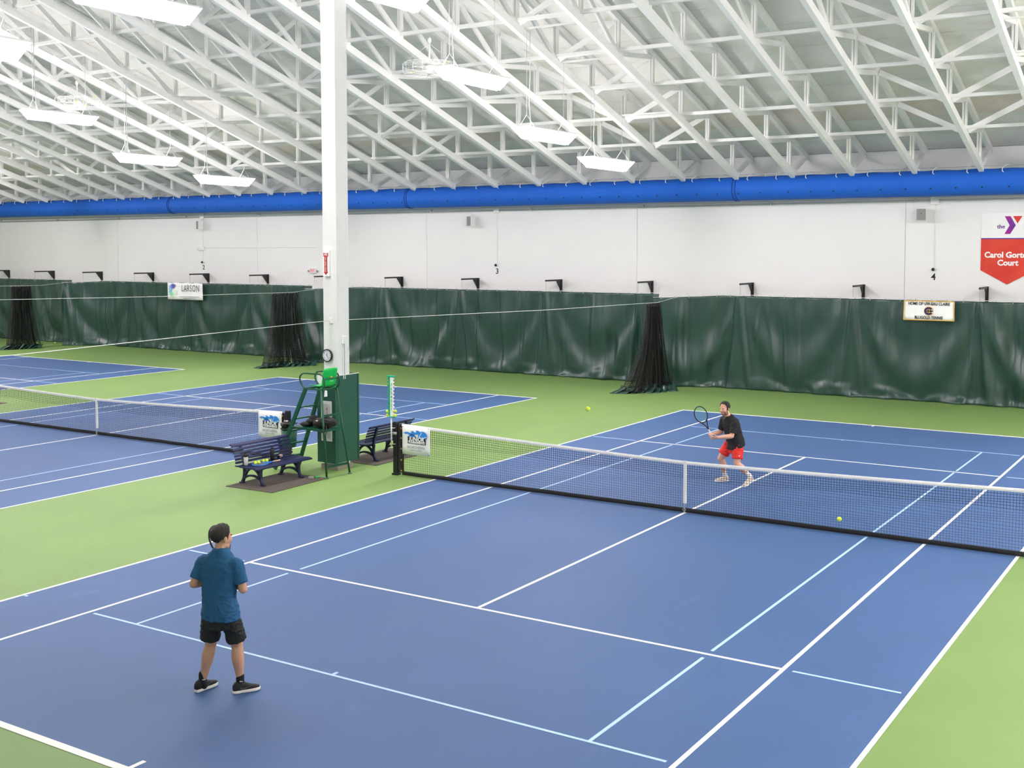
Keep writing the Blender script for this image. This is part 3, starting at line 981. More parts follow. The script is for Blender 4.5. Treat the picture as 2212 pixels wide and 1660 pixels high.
def net_post(x, label, s):
    t = thing('net_post', label, 'net post', (x, 0, 0), group='net posts')
    MB().span(-0.055, 0.055, -0.045, 0.045, 0, 1.075).build('post_tube', 'plastic_black', t, bevel=0.012)
    MB().span(-0.075, 0.075, -0.065, 0.065, 0, 0.035).build('floor_sleeve', 'plastic_black', t, bevel=0.006)
    MB().span(s * 0.06, s * 0.1, -0.02, 0.02, 0.05, 1.03).build('lacing_bar', 'black_metal', t)
    MB().lathe([(0.03, -0.05), (0.03, 0.05)], 10, (0, -0.05, 0.86), Matrix.Rotation(math.pi / 2, 4, 'Y')).build('reel', 'galv', t, True)
    MB().box((0, 0, 1.08), (0.1, 0.08, 0.025)).build('cap', 'plastic_black', t, bevel=0.008)
net_post(-6.44, 'black net post beside the bench, carrying the green score marker', 1)
net_post(6.44, 'black net post outside the right edge of the photo', -1)
net_post(D3 + 6.44, 'black net post behind the umpire chair steps', -1)
net_post(D3 - 6.44, 'black net post outside the left edge of the photo', 1)

mat('flame_blue', (46, 140, 232), 0.5, var=0.04)
mat('ink_navy', (30, 34, 66), 0.5)
def net_banner(xc, label):
    t = thing('net_banner', label, 'banner', (xc, -0.05, 0.46), group='white net banners')
    MB().grid([[((i / 10 - 0.5) * 0.70, -0.006 * math.sin(i * 0.6), 0.59 * j / 4) for j in range(5)] for i in range(11)]).build('vinyl', 'paper_white', t, True, solid=0.003)
    fl1 = [(-0.31, 0.435), (-0.25, 0.415), (-0.2, 0.425), (-0.17, 0.39), (-0.19, 0.365), (-0.1, 0.37), (0.02, 0.36), (-0.02, 0.40), (-0.07, 0.42), (0.03, 0.425), (0.09, 0.435), (0.12, 0.475), (0.06, 0.505), (-0.0, 0.50), (0.02, 0.47), (-0.03, 0.46), (-0.07, 0.485), (-0.13, 0.485), (-0.1, 0.455), (-0.15, 0.445), (-0.2, 0.46), (-0.26, 0.455)]
    MB().prism(fl1, (0, -0.003, 0), c=(0, -0.009, 0)).build('flame_mark', 'flame_blue', t)
    bl = [(0.09 + 0.115 * math.cos(a), 0.395 + 0.105 * math.sin(a)) for a in [i * 0.2 - 0.35 for i in range(19)]]
    MB().prism([(0.09 + 0.08 + 0.11 * math.cos(a), 0.40 + 0.095 * math.sin(a)) for a in [i * 0.3 - 0.5 for i in range(15)]], (0, -0.004, 0), c=(0, -0.009, 0)).build('ball_mark', 'flame_blue', t)
    mb = MB()
    mb.tube([(0.07 + 0.02 * math.cos(a) + 0.06 * a, -0.015, 0.375 + 0.1 * math.sin(a * 1.0)) for a in (-0.2, 0.2, 0.6, 1.0, 1.4)], 0.007, 5)
    mb.tube([(0.19 + 0.09 * q, -0.015, 0.345 + 0.07 * q * (1.6 - q)) for q in (0, 0.3, 0.6, 1.0)], 0.006, 5)
    mb.build('seam_mark', 'paper_white', t)
    text_part('small_initials', 'USTA', 0.045, 'ink_navy', t, (-0.085, -0.014, 0.405), bold=0.001)
    MB().span(-0.205, 0.245, -0.012, -0.009, 0.228, 0.372).build('title_band', 'ink_navy', t)  # navy band printed behind the white title lettering
    text_part('title_lettering', 'JUNIOR', 0.115, 'paper_white', t, (0.02, -0.016, 0.325), bold=0.004, sx=0.95, shear=0.15)
    text_part('title_lettering', 'TOURNAMENTS', 0.062, 'paper_white', t, (0.02, -0.016, 0.258), bold=0.003, sx=0.92)
    text_part('place_lettering', 'NORTHERN', 0.078, 'ink_grey', t, (0.0, -0.012, 0.155), bold=-0.001, sx=1.05)
    text_part('place_lettering', 'EAU CLAIRE', 0.045, 'ink_grey', t, (0.01, -0.012, 0.095), bold=-0.0008, sx=1.15)
    mb = MB()
    for sx in (-0.325, 0.325):
        for z in (0.03, 0.56):
            mb.lathe([(0.008, 0), (0.008, 0.004)], 8, (sx, -0.008, z), Matrix.Rotation(math.pi / 2, 4, 'X'))
    mb.build('eyelets', 'ink_black', t)
net_banner(-5.89, 'white tournament banner hung on the nearer net beside the score marker')
net_banner(-9.94, 'white tournament banner on the middle court net, behind the bench')

# ------------------------------------------------------------------ score marker on the nearer post
mat('score_green', (20, 176, 120), 0.45, var=0.04)
t = thing('score_marker', 'tall green and white sliding score marker clipped to the net post', 'score marker', (-6.47, -0.12, 0))
MB().tube([(0, 0, 0.60), (0, 0, 1.22)], 0.014, 8).build('pole', 'steel_white', t, True)
mb = MB()
for z in (0.64, 0.97):
    mb.tube([(0, 0, z), (0.03, 0.07, z), (0.06, 0.1, z)], 0.01, 6)
mb.build('clamp', 'galv', t)
MB().box((0.03, -0.02, 1.62), (0.07, 0.012, 0.80)).build('number_plate', 'paper_white', t)
MB().box((-0.03, 0.0, 1.62), (0.05, 0.012, 0.80), 0.5).build('green_plate', 'score_green', t)
MB().box((0.01, 0.0, 2.035), (0.19, 0.07, 0.03)).build('top_cap', 'score_green', t, bevel=0.006)
MB().box((0.02, 0.0, 1.205), (0.13, 0.06, 0.02)).build('bottom_cap', 'score_green', t, bevel=0.004)
for i in range(11):
    z = 1.27 + i * 0.072
    MB().prism([(-0.035, -0.028), (-0.088, -0.012), (-0.075, 0.012), (-0.035, 0.03)], (0, 0.03, 0), c=(0, -0.015, z)).build('green_notch', 'score_green', t)
    MB().prism([(0.06, -0.022), (0.088, -0.012), (0.092, 0.008), (0.06, 0.024)], (0, 0.012, 0), c=(0, -0.02, z)).build('white_notch', 'paper_white', t)
for i, s in enumerate('7654321'):
    text_part('digit', s, 0.085, 'score_green', t, (0.03, -0.029, 1.86 - i * 0.082), bold=0.001)
for p, m_, lb in (((-6.56, -0.13, 1.31), 0, 'yellow ball on the left side of the score marker'), ((-6.355, -0.13, 1.33), 0, 'yellow ball on the right side of the score marker'),
                  ((-6.56, -0.135, 1.235), 1, 'red and yellow ball on the left side of the score marker'), ((-6.36, -0.13, 1.245), 1, 'red and yellow ball on the right side of the score marker')):
    o = tball(p, lb, 'balls on the score marker')
    if m_:
        MB().ball((0.004, -0.012, 0.0), (0.03, 0.0245, 0.028), 12, 8).build('red_half', 'ball_red', o, True)

# ------------------------------------------------------------------ white column with its green padded housing
CX, CYY, CW = -7.94, -0.1, 0.185
t = MB().span(CX - CW, CX + CW, CYY - CW, CYY + CW, 0, ZB(YR) - 0.5).build('support_column', 'steel_white')
tag(t, 'tall white square steel column rising between the courts to the roof', 'column', kind='structure')
MB().span(CX - 0.26, CX + 0.2, CYY - 0.22, CYY + 0.26, 0, 0.1).build('concrete_foot', mat('concrete', (150, 138, 128), 0.9, var=0.12, vscale=12, bump=0.3), t)
# surface wiring on the column
mb = MB()
mb.box((CX + CW + 0.02, CYY + 0.01, 2.72), (0.04, 0.11, 0.16))
mb.build('outlet_box', 'plastic_white', t, bevel=0.006)
MB().tube([(CX + CW + 0.012, CYY - 0.015, 2.64), (CX + CW + 0.012, CYY - 0.015, 1.9)], 0.011, 6).build('conduit', 'steel_white', t)
MB().tube([(CX + CW + 0.012, CYY + 0.035, 2.64), (CX + CW + 0.012, CYY + 0.035, 1.9)], 0.011, 6).build('conduit', 'steel_white', t)
MB().box((CX + 0.03, CYY - CW - 0.012, 3.13), (0.1, 0.03, 0.12)).build('cable_plate', 'plastic_white', t, bevel=0.004)
MB().tube([(CX + 0.05, CYY - CW - 0.006, 3.06), (CX + 0.05, CYY - CW - 0.006, 2.6)], 0.005, 5).build('clock_wire', 'steel_white', t)

mat('pad_green', (34, 88, 72), 0.5, var=0.05, vscale=3, bump=0.05, bscale=90)
X0, X1, Y0, Y1 = -8.25, -7.74, -0.38, 0.37
t = thing('column_housing', 'tall dark green box wrapped around the foot of the white column', 'housing', ((X0 + X1) / 2, 0, 0.15))
cx = (X0 + X1) / 2
H0 = 1.83
def hp(x0, x1, y0, y1, z0, z1, nm, m='pad_green', bv=0.006):
    return MB().span(x0 - cx, x1 - cx, y0, y1, z0, z1).build(nm, m, t, bevel=bv)
hp(X1 - 0.03, X1, Y0 + 0.07, Y1 - 0.05, 0, H0, 'side_panel')
hp(X1 - 0.06, X1 + 0.006, Y0, Y0 + 0.06, 0, H0, 'corner_post')
hp(X1 - 0.06, X1 + 0.006, Y1 - 0.04, Y1, 0, H0, 'corner_post')
hp(X0, X1 - 0.062, Y0 + 0.005, Y0 + 0.03, 0.0, H0, 'front_panel')
hp(X0, X0 + 0.03, Y0 + 0.032, Y1, 0, H0, 'side_panel')
hp(X0 + 0.032, X1 - 0.062, Y1 - 0.03, Y1, 0, H0, 'back_panel')
hp(X1 - 0.02, X1 + 0.004, Y0 + 0.06, Y1, H0, H0 + 0.012, 'top_edge', 'steel_white', 0)
hp(X0 + 0.02, X0 + 0.19, Y0 - 0.006, Y0 + 0.02, H0 - 0.25, H0 + 0.01, 'notice_card', 'paper_white', 0)
ex = hp(X0 + 0.13, X0 + 0.42, Y0 - 0.02, Y0 + 0.004, 0.46, 1.30, 'extinguisher_door', 'plastic_white')
MB().span(X0 + 0.17 - cx, X0 + 0.38 - cx, Y0 - 0.024, Y0 - 0.02, 0.52, 1.24).build('door_pane', mat('pale_pane', (206, 206, 200), 0.25, var=0.05), ex)
for i, s in enumerate('FIRE'):
    text_part('red_lettering', s, 0.085, 'exit_red', ex, (X0 + 0.31 - cx, Y0 - 0.027, 1.13 - i * 0.085), bold=0.002)

# extinguisher arrow sign, wall clock on the column
t = thing('extinguisher_sign', 'red arrow fire extinguisher sign on the white column', 'sign', (CX - 0.05, CYY - CW, 4.08))
MB().span(-0.075, 0.075, -0.06, 0, -0.03, 0.52).build('sign_board', 'paper_white', t, bevel=0.004)
mat('sign_red', (190, 28, 40), 0.5)
MB().prism([(0, -0.005), (0.062, 0.06), (0.04, 0.06), (0.04, 0.38), (0.065, 0.38), (0.065, 0.46), (0, 0.44), (-0.065, 0.46), (-0.065, 0.38), (-0.04, 0.38), (-0.04, 0.06), (-0.062, 0.06)], (0, -0.003, 0), c=(0, -0.06, 0)).build('red_arrow', 'sign_red', t)
text_part('fire_lettering', 'FIRE', 0.05, 'paper_white', t, (0, -0.066, 0.415), bold=0.001)
for i, s in enumerate('EXTINGUISHER'):
    text_part('letter', s, 0.033, 'paper_white', t, (0, -0.066, 0.362 - i * 0.0265), bold=0.001)
t = thing('wall_clock', 'round black-rimmed clock on the white column', 'clock', (CX - 0.06, CYY - CW - 0.025, 2.40))
rx = Matrix.Rotation(math.pi / 2, 4, 'X')
MB().lathe([(0.125, -0.02), (0.135, 0.0), (0.135, 0.03), (0.118, 0.034), (0.116, 0.02)], 36, mtx=rx).build('rim', 'plastic_black', t, True)
MB().lathe([(0.117, 0.018), (0.117, 0.022)], 36, mtx=rx).build('dial', mat('dial', (224, 224, 236), 0.4), t)
for i in range(1, 13):
    a = math.pi / 2 - i * math.pi / 6
    text_part('numeral', str(i), 0.032, 'ink_black', t, (0.092 * math.cos(a), -0.024, 0.092 * math.sin(a)), bold=0.0006)
def hand(a, l, w, nm):
    MB().bar((-0.012 * math.cos(a), -0.027, -0.012 * math.sin(a)), (l * math.cos(a), -0.027, l * math.sin(a)), 0.003, w, up=(-math.sin(a), 0, math.cos(a))).build(nm, 'ink_black', t)
hand(math.pi / 2 - R_(8), 0.052, 0.009, 'hour_hand')
hand(math.pi / 2 - R_(142), 0.085, 0.006, 'minute_hand')

# ------------------------------------------------------------------ umpire chair
mat('chair_green', (20, 84, 58), 0.35, var=0.06, vscale=8)
mat('seat_green', (6, 190, 78), 0.35, var=0.03)
t = thing('umpire_chair', 'tall dark green umpire chair with a bright green seat and ladder', 'umpire chair', (-7.75, -0.8, 0))
O = Vector((-7.75, -0.8, 0))
def L_(x, y, z):
    return Vector((x, y, z)) - O
BL, BR, FL, FR = L_(-7.53, -1.03, 1.78), L_(-7.53, -0.58, 1.78), L_(-7.95, -1.03, 1.78), L_(-7.95, -0.58, 1.78)
bl, br, fl_, fr = L_(-7.36, -1.08, 0.015), L_(-7.31, -0.44, 0.015), L_(-8.92, -0.95, 0.015), L_(-8.88, -0.27, 0.015)
for a, b in ((bl, BL), (br, BR)):
    MB().tube([a, b], 0.021, 10).build('back_leg', 'chair_green', t, True)
    MB().lathe([(0.045, -0.015), (0.045, -0.005), (0.022, 0.015)], 10, a).build('foot_pad', 'chair_green', t)
for a, b in ((fl_, FL), (fr, FR)):
    MB().bar(a, b, 0.035, 0.085, up=(1, 0, 0.3)).build('ladder_leg', 'chair_green', t, bevel=0.004)
for q in (0.14, 0.31, 0.48, 0.63, 0.77):
    a, b = fl_.lerp(FL, q), fr.lerp(FR, q)
    MB().bar(a, b, 0.075, 0.028).build('step', 'chair_green', t, bevel=0.004)
for q, nm in ((0.12, 'cross_rail'), (0.53, 'shelf_rail'), (0.70, 'cross_rail')):
    MB().bar(bl.lerp(BL, q), br.lerp(BR, q), 0.03, 0.045).build(nm, 'chair_green', t)
for a, b, c, d in ((bl, BL, fl_, FL), (br, BR, fr, FR)):
    MB().bar(a.lerp(b, 0.53), c.lerp(d, 0.53), 0.03, 0.04).build('shelf_rail', 'chair_green', t)
zs = bl.lerp(BL, 0.53).z
MB().span(L_(-8.36, 0, 0).x, L_(-7.47, 0, 0).x, -0.25, 0.28, zs + 0.012, zs + 0.024).build('shelf', 'chair_green', t)
for a, b in ((BL, BR), (FL, FR)):
    MB().tube([a, b], 0.02, 8).build('seat_rail', 'chair_green', t, True)
for yy in (BL.y, BR.y):
    xb, xf, z = BL.x, FL.x, BL.z
    pts = [(xb - 0.02, yy, z), (xf + 0.02, yy, z), (xf - 0.05, yy, z + 0.02), (xf - 0.13, yy, z + 0.11), (xf - 0.16, yy, z + 0.18), (xf - 0.15, yy, z + 0.25), (xf - 0.09, yy, z + 0.305), (xf, yy, z + 0.315),
           (xb - 0.04, yy, z + 0.315), (xb + 0.04, yy, z + 0.29), (xb + 0.085, yy, z + 0.22), (xb + 0.085, yy, z + 0.09), (xb + 0.05, yy, z + 0.03), (xb - 0.02, yy, z)]
    MB().tube(pts, 0.018, 8, caps=False).build('arm_loop', 'chair_green', t, True)
MB().tube([(BL.x + 0.08, BL.y, BL.z + 0.22), (BR.x + 0.08, BR.y, BR.z + 0.22)], 0.014, 8).build('back_rail', 'chair_green', t, True)
# moulded seat shell, one sheet bent from pan to backrest
prof = [(-0.36, 0.045), (-0.30, 0.055), (-0.15, 0.045), (-0.04, 0.045), (0.01, 0.075), (0.035, 0.15), (0.055, 0.26), (0.075, 0.38), (0.085, 0.43)]
P = []
for q, (px, pz) in enumerate(prof):
    row = []
    w = 0.205 - (0.02 if q in (0,) else 0) - (0.012 if q == len(prof) - 1 else 0)
    for j in range(11):
        s = j / 5 - 1
        cup = 0.03 * s * s
        row.append((BL.x + px + (-cup if q > 4 else 0), (BL.y + BR.y) / 2 + s * w, BL.z + pz + (cup * 0.8 if q <= 4 else 0) - (0.02 * abs(s) ** 6 if q == len(prof) - 1 else 0)))
    P.append(row)
st = MB().grid(P).build('seat_shell', 'seat_green', t, True, solid=0.014)
MB().box((BL.x + 0.068, (BL.y + BR.y) / 2, BL.z + 0.25), (0.008, 0.06, 0.022)).build('maker_plate', 'gold', st)
MB().box((BL.x + 0.062, (BL.y + BR.y) / 2 + 0.02, BL.z + 0.165), (0.008, 0.11, 0.018)).build('pale_rib', mat('pale_green', (120, 226, 160), 0.4), st)
for yy in (BL.y + 0.04, BR.y - 0.04):
    MB().box((BL.x - 0.02, yy, BL.z + 0.025), (0.06, 0.04, 0.03)).build('seat_clip', 'seat_green', st, bevel=0.005)
mb = MB().prism([(0, 0), (0.07, -0.01), (0.075, -0.13), (-0.02, -0.13)], (0.006, 0, 0), a=(0, 1, 0), b=(0, 0, 1), c=(BL.x + 0.0, BL.y + 0.1, BL.z - 0.02))
mb.build('paper_tag', 'paper_white', t)

# backpack on the shelf of the chair
mat('pack_black', (28, 26, 26), 0.75, var=0.2, vscale=9, bump=0.3, bscale=60)
def blobby(label, name, cat, balls, material, vox=0.012, group=None):
    mb = MB()
    for c, r, rot in balls:
        mb.ball(c, r, 16, 10, Matrix.Rotation(rot, 4, 'Z'))
    me = mb.mesh('src', material)
    o = bpy.data.objects.new('src', me)
    COL.objects.link(o)
    r_ = o.modifiers.new('r', 'REMESH')
    r_.mode = 'VOXEL'
    r_.voxel_size = vox
    s_ = o.modifiers.new('s', 'SMOOTH')
    s_.iterations = 6
    dg = bpy.context.evaluated_depsgraph_get()
    m2 = bpy.data.meshes.new_from_object(o.evaluated_get(dg))
    bpy.data.objects.remove(o)
    m2.polygons.foreach_set('use_smooth', [True] * len(m2.polygons))
    return m2
zb = zs + 0.026
t = thing('backpack', 'black backpack lying on the shelf of the umpire chair', 'backpack', (-7.64, -0.85, zb))
m2 = blobby('', '', '', [((0.05, 0, 0.11), (0.25, 0.2, 0.11), 0.2), ((0.12, -0.05, 0.15), (0.2, 0.16, 0.1), 0.2), ((-0.1, 0.02, 0.09), (0.16, 0.16, 0.09), 0)], 'pack_black')
put('pack_body', m2, t)
MB().tube([(-0.08, -0.16, 0.2), (0.1, -0.2, 0.235), (0.26, -0.16, 0.2), (0.3, -0.05, 0.17)], 0.006, 6).build('zip', mat('zip_grey', (96, 92, 90), 0.4), t, True)
MB().tube([(0.25, -0.2, 0.09), (0.3, -0.24, -0.02), (0.27, -0.25, -0.1), (0.29, -0.25, -0.22)], 0.009, 6).build('loose_strap', 'pack_black', t, True)
MB().tube([(0.2, -0.21, 0.06), (0.26, -0.25, -0.03), (0.16, -0.26, -0.05), (0.05, -0.22, -0.01)], 0.01, 6).build('loose_strap', 'pack_black', t, True)
MB().box((0.0, -0.19, 0.17), (0.05, 0.02, 0.018)).build('pale_patch', 'plastic_white', t)
t = thing('folded_jacket', 'dark jacket folded on the chair shelf beside the backpack', 'jacket', (-8.09, -0.82, zb))
put('cloth_body', blobby('', '', '', [((0, 0, 0.05), (0.14, 0.2, 0.05), 0), ((0.08, 0.03, 0.11), (0.12, 0.15, 0.06), 0.5), ((0.1, 0.05, 0.18), (0.09, 0.1, 0.05), 0.2)], 'pack_black'), t)
MB().tube([(-0.1, -0.17, 0.06), (0.02, -0.2, 0.09), (0.14, -0.17, 0.1)], 0.005, 5).build('zip', 'zip_grey', t, True)

# bin hung on the post of the middle court
t = thing('waste_bin', 'dark green bin with a ring lid hung beside the umpire chair steps', 'bin', (-9.26, -0.16, 0.34))
MB().lathe([(0.135, 0), (0.15, 0.02), (0.175, 0.40), (0.165, 0.40), (0.14, 0.03)], 22).build('tub', 'pad_green', t, True)
MB().tube([(0.18 * math.cos(a / 8 * math.pi), 0.18 * math.sin(a / 8 * math.pi), 0.40) for a in range(17)], 0.014, 6, caps=False).build('liner_rim', 'plastic_black', t, True)
MB().lathe([(0.02, 0.50), (0.17, 0.5), (0.19, 0.515), (0.17, 0.53), (0.02, 0.53)], 22).build('lid', 'plastic_black', t, True)
mb = MB()
for yy in (-0.1, 0.1):
    mb.tube([(-0.19, 0.1, 0.45), (-0.13, yy, 0.45), (-0.15, yy, 0.5)], 0.01, 6)
mb.tube([(-0.19, 0.1, 0.3), (-0.19, 0.1, 0.56)], 0.014, 6)
mb.build('post_clamp', 'black_metal', t)

# ------------------------------------------------------------------ benches and mats
mat('bench_navy', (30, 34, 78), 0.4, var=0.08, vscale=6)
mat('mat_rubber', (92, 84, 76), 0.95, var=0.25, vscale=60, bump=0.5, bscale=250)
def bench_meshes():
    out = []
    def arcpts(p0, p1, p2, n=8):
        return [((1 - q) ** 2 * p0[0] + 2 * q * (1 - q) * p1[0] + q * q * p2[0], (1 - q) ** 2 * p0[1] + 2 * q * (1 - q) * p1[1] + q * q * p2[1]) for q in [i / n for i in range(n + 1)]]
    for x in (-0.51, 0.51):
        mb = MB()
        def flat(pts, w):
            for a, b in zip(pts[:-1], pts[1:]):
                d = Vector((0, b[0] - a[0], b[1] - a[1])).normalized() * 0.012
                mb.bar(Vector((x, a[0], a[1])) - d, Vector((x, b[0], b[1])) + d, 0.05, w, up=(0, 0.3, 1))
        # front and back legs: curved outwards to the feet
        flat(arcpts((-0.29, 0.01), (-0.20, 0.12), (-0.24, 0.335)), 0.055)
        flat(arcpts((0.29, 0.01), (0.19, 0.14), (0.235, 0.345)), 0.055)
        # large arch between the legs, small arch near the floor
        flat(arcpts((-0.225, 0.13), (-0.16, 0.30), (0.0, 0.325)), 0.045)
        flat(arcpts((0.0, 0.325), (0.15, 0.30), (0.215, 0.13)), 0.045)
        flat(arcpts((-0.225, 0.11), (0.0, 0.24), (0.22, 0.11), 10), 0.04)
        # seat rail and back upright
        flat(arcpts((-0.30, 0.345), (-0.05, 0.325), (0.22, 0.345)), 0.05)
        flat(arcpts((0.22, 0.33), (0.25, 0.52), (0.33, 0.72)), 0.05)
        for yy in (-0.29, 0.29):
            mb.box((x, yy, 0.012), (0.07, 0.11, 0.024))
        out.append(('side_frame', mb.mesh('side_frame', 'bench_navy')))
    for i in range(5):
        y = -0.325 + i * 0.125
        z = 0.377 - 0.012 * math.sin(i / 4 * math.pi) + (-0.012 if i == 0 else 0)
        out.append(('seat_slat', MB().box((0, y, z), (1.52, 0.095, 0.028), mtx=Matrix.Rotation(0.25 if i == 0 else 0, 4, 'X')).mesh('seat_slat', 'bench_navy')))
    for i in range(6):
        q = i / 5
        y = 0.23 + 0.035 * q + 0.075 * q * q
        z = 0.44 + 0.062 * i
        out.append(('back_slat', MB().box((0, y - 0.03, z), (1.52, 0.024, 0.048), mtx=Matrix.Rotation(-0.12 - 0.3 * q, 4, 'X')).mesh('back_slat', 'bench_navy')))
    out.append(('back_slat', MB().box((0, 0.345, 0.77), (1.52, 0.055, 0.03), mtx=Matrix.Rotation(0.3, 4, 'X')).mesh('back_slat', 'bench_navy')))
    return out
BM_ = bench_meshes()
def bench(loc, rz, label):
    t = thing('park_bench', label, 'bench', loc, rz, 'navy slatted benches')
    for nm, me in BM_:
        put(nm, me, t, bevel=0.006)
    return t
bench((-8.145, -1.815, 0.012), R_(90) - 0.03, 'navy blue slatted bench with bottles and balls, in front of the green chair')
bench((-8.01, 1.40, 0.012), R_(-90), 'navy blue slatted bench seen from behind, right of the green housing')
def floor_mat(c, d, rz, label):
    o = MB().box((0, 0, 0.006), (d[0], d[1], 0.012)).build('floor_mat', 'mat_rubber', None, loc=(c[0], c[1], 0), rz=rz)
    tag(o, label, 'mat', 'rubber floor mats')
floor_mat((-7.92, -1.88, 0), (1.2, 1.62, 0), 0.03, 'dark rubber mat under the bench with the bottles')
floor_mat((-7.97, 1.45, 0), (1.12, 1.86, 0), 0.0, 'dark rubber mat under the bench behind the housing')
floor_mat((-23.9, 1.7, 0), (1.6, 1.2, 0), 0.1, 'dark mat cut off by the left edge beyond the net')

# things on the bench seat; bs maps bench coordinates to the world
BR_ = Matrix.Translation((-8.145, -1.815, 0.012)) @ Matrix.Rotation(R_(90) - 0.03, 4, 'Z')
def bs(x, y, z=0.392):
    return tuple(BR_ @ Vector((x, y, z)))
t = thing('shaker_bottle', 'clear shaker bottle with a black lid at the end of the bench', 'bottle', bs(-0.62, 0.06))
MB().lathe([(0.036, 0), (0.038, 0.01), (0.046, 0.17), (0.043, 0.17), (0.035, 0.012)], 18).build('clear_cup', mat('clear_plastic', (206, 208, 204), 0.25, alpha=0.75, var=0.03), t, True)
MB().lathe([(0.047, 0.165), (0.048, 0.20), (0.044, 0.215), (0.02, 0.225)], 18).build('lid', 'plastic_black', t, True)
MB().box((0.0, 0.0, 0.228), (0.03, 0.02, 0.02)).build('spout', 'plastic_black', t, bevel=0.004)
t = thing('black_flask', 'tall matt black drinks flask standing on the bench', 'flask', bs(0.06, 0.05))
MB().lathe([(0.038, 0), (0.042, 0.006), (0.042, 0.19), (0.034, 0.215), (0.025, 0.225)], 18).build('flask_body', 'plastic_black', t, True)
MB().lathe([(0.026, 0.222), (0.026, 0.255), (0.02, 0.262)], 14).build('cap', 'black_metal', t, True)
MB().tube([(-0.022, 0, 0.25), (-0.016, 0, 0.285), (0.016, 0, 0.285), (0.022, 0, 0.25)], 0.005, 6).build('carry_loop', 'plastic_black', t, True)
for i, (x, y, z) in enumerate(((-0.53, -0.11, 0.440), (-0.455, -0.12, 0.440), (-0.24, -0.02, 0.426), (-0.175, -0.045, 0.426))):
    tball(bs(x, y, z), 'yellow tennis ball on the bench, %s from the shaker bottle' % ORD[i], 'balls on the bench')

mat('racket_black', (22, 22, 24), 0.35, var=0.1, vscale=12)
mat('string_white', (225, 230, 225), 0.5)
mat('string_teal', (110, 200, 190), 0.5)
mat('grip_white', (226, 216, 208), 0.7, var=0.06, vscale=30)
mat('grip_tan', (214, 176, 140), 0.7, var=0.08, vscale=30)
mat('racket_blue', (40, 130, 220), 0.35, var=0.1, vscale=10)
def racket(t, frame, strings, grip):
    """local: butt at origin, shaft along +Z, face in the XZ plane"""
    n = 40
    cz, rx_, rz_ = 0.52, 0.128, 0.165
    hoop = [(rx_ * math.sin(a * 2 * math.pi / n), 0, cz - rz_ * math.cos(a * 2 * math.pi / n)) for a in range(n + 1)]
    MB().tube(hoop, 0.0105, 8, caps=False).build('hoop', frame, t, True)
    mb = MB()
    for s in (-1, 1):
        mb.tube([(s * 0.008, 0, 0.21), (s * 0.018, 0, 0.27), (s * 0.05, 0, 0.345), (s * 0.082, 0, 0.395)], 0.0105, 8)
    mb.tube([(0, 0, 0.18), (0, 0, 0.23)], 0.013, 8)
    mb.build('throat', frame, t, True)
    MB().tube([(0, 0, 0), (0, 0, 0.02), (0, 0, 0.19)], [0.018, 0.0155, 0.0145], 8).build('grip', grip, t, True)
    mb = MB()
    for i in range(-7, 8):
        x = i * 0.0165
        h = rz_ * math.sqrt(max(0, 1 - (x / rx_) ** 2))
        if h > 0.02:
            mb.tube([(x, 0, cz - h), (x, 0, cz + h)], 0.0012, 3)
    for i in range(-9, 10):
        z = i * 0.0172
        w = rx_ * math.sqrt(max(0, 1 - (z / rz_) ** 2))
        if w > 0.02:
            mb.tube([(-w, 0, cz + z), (w, 0, cz + z)], 0.0012, 3)
    o = mb.build('strings', strings, t)
    o['kind'] = 'stuff'
t = thing('tennis_racket', 'blue tennis racket with a tan grip lying on the bench', 'racket', bs(0.08, -0.15, 0.405))
ax = (BR_.to_3x3() @ Vector((-1, 0.03, 0.0))).normalized()
zax = Vector((0, 0, 1))
yv = (zax - ax * zax.dot(ax)).normalized()
xv = yv.cross(ax)
t.rotation_euler = Matrix((xv, yv, ax)).transposed().to_euler()
racket(t, 'racket_blue', 'string_white', 'grip_tan')
t = thing('grip_roll', 'small patterned roll lying at the far end of the bench seat', 'roll', bs(0.32, 0.1, 0.425))
MB().lathe([(0.005, -0.07), (0.03, -0.068), (0.034, 0), (0.03, 0.068), (0.005, 0.07)], 14, mtx=Matrix.Rotation(R_(90), 4, 'X') @ Matrix.Rotation(0.3, 4, 'Y')).build('wrapped_body', mat('patterned', (214, 206, 204), 0.6, rgb2=(120, 40, 48), vscale=38, thr=(0.5, 0.54)), t, True)
MB().lathe([(0.005, 0.06), (0.033, 0.06), (0.033, 0.078), (0.005, 0.078)], 14, mtx=Matrix.Rotation(R_(90), 4, 'X') @ Matrix.Rotation(0.3, 4, 'Y')).build('dark_end', 'plastic_black', t, True)
t = thing('ball_can_lid', 'small grey and green packet on the mat at the foot of the bench', 'packet', (-7.60, -1.28, 0.012))
MB().box((0, 0, 0.02), (0.1, 0.07, 0.04), 0.4).build('grey_packet', 'grille', t, bevel=0.008)
MB().box((0.07, 0.1, 0.015), (0.07, 0.05, 0.03), 0.3).build('green_cap', 'seat_green', t, bevel=0.008)

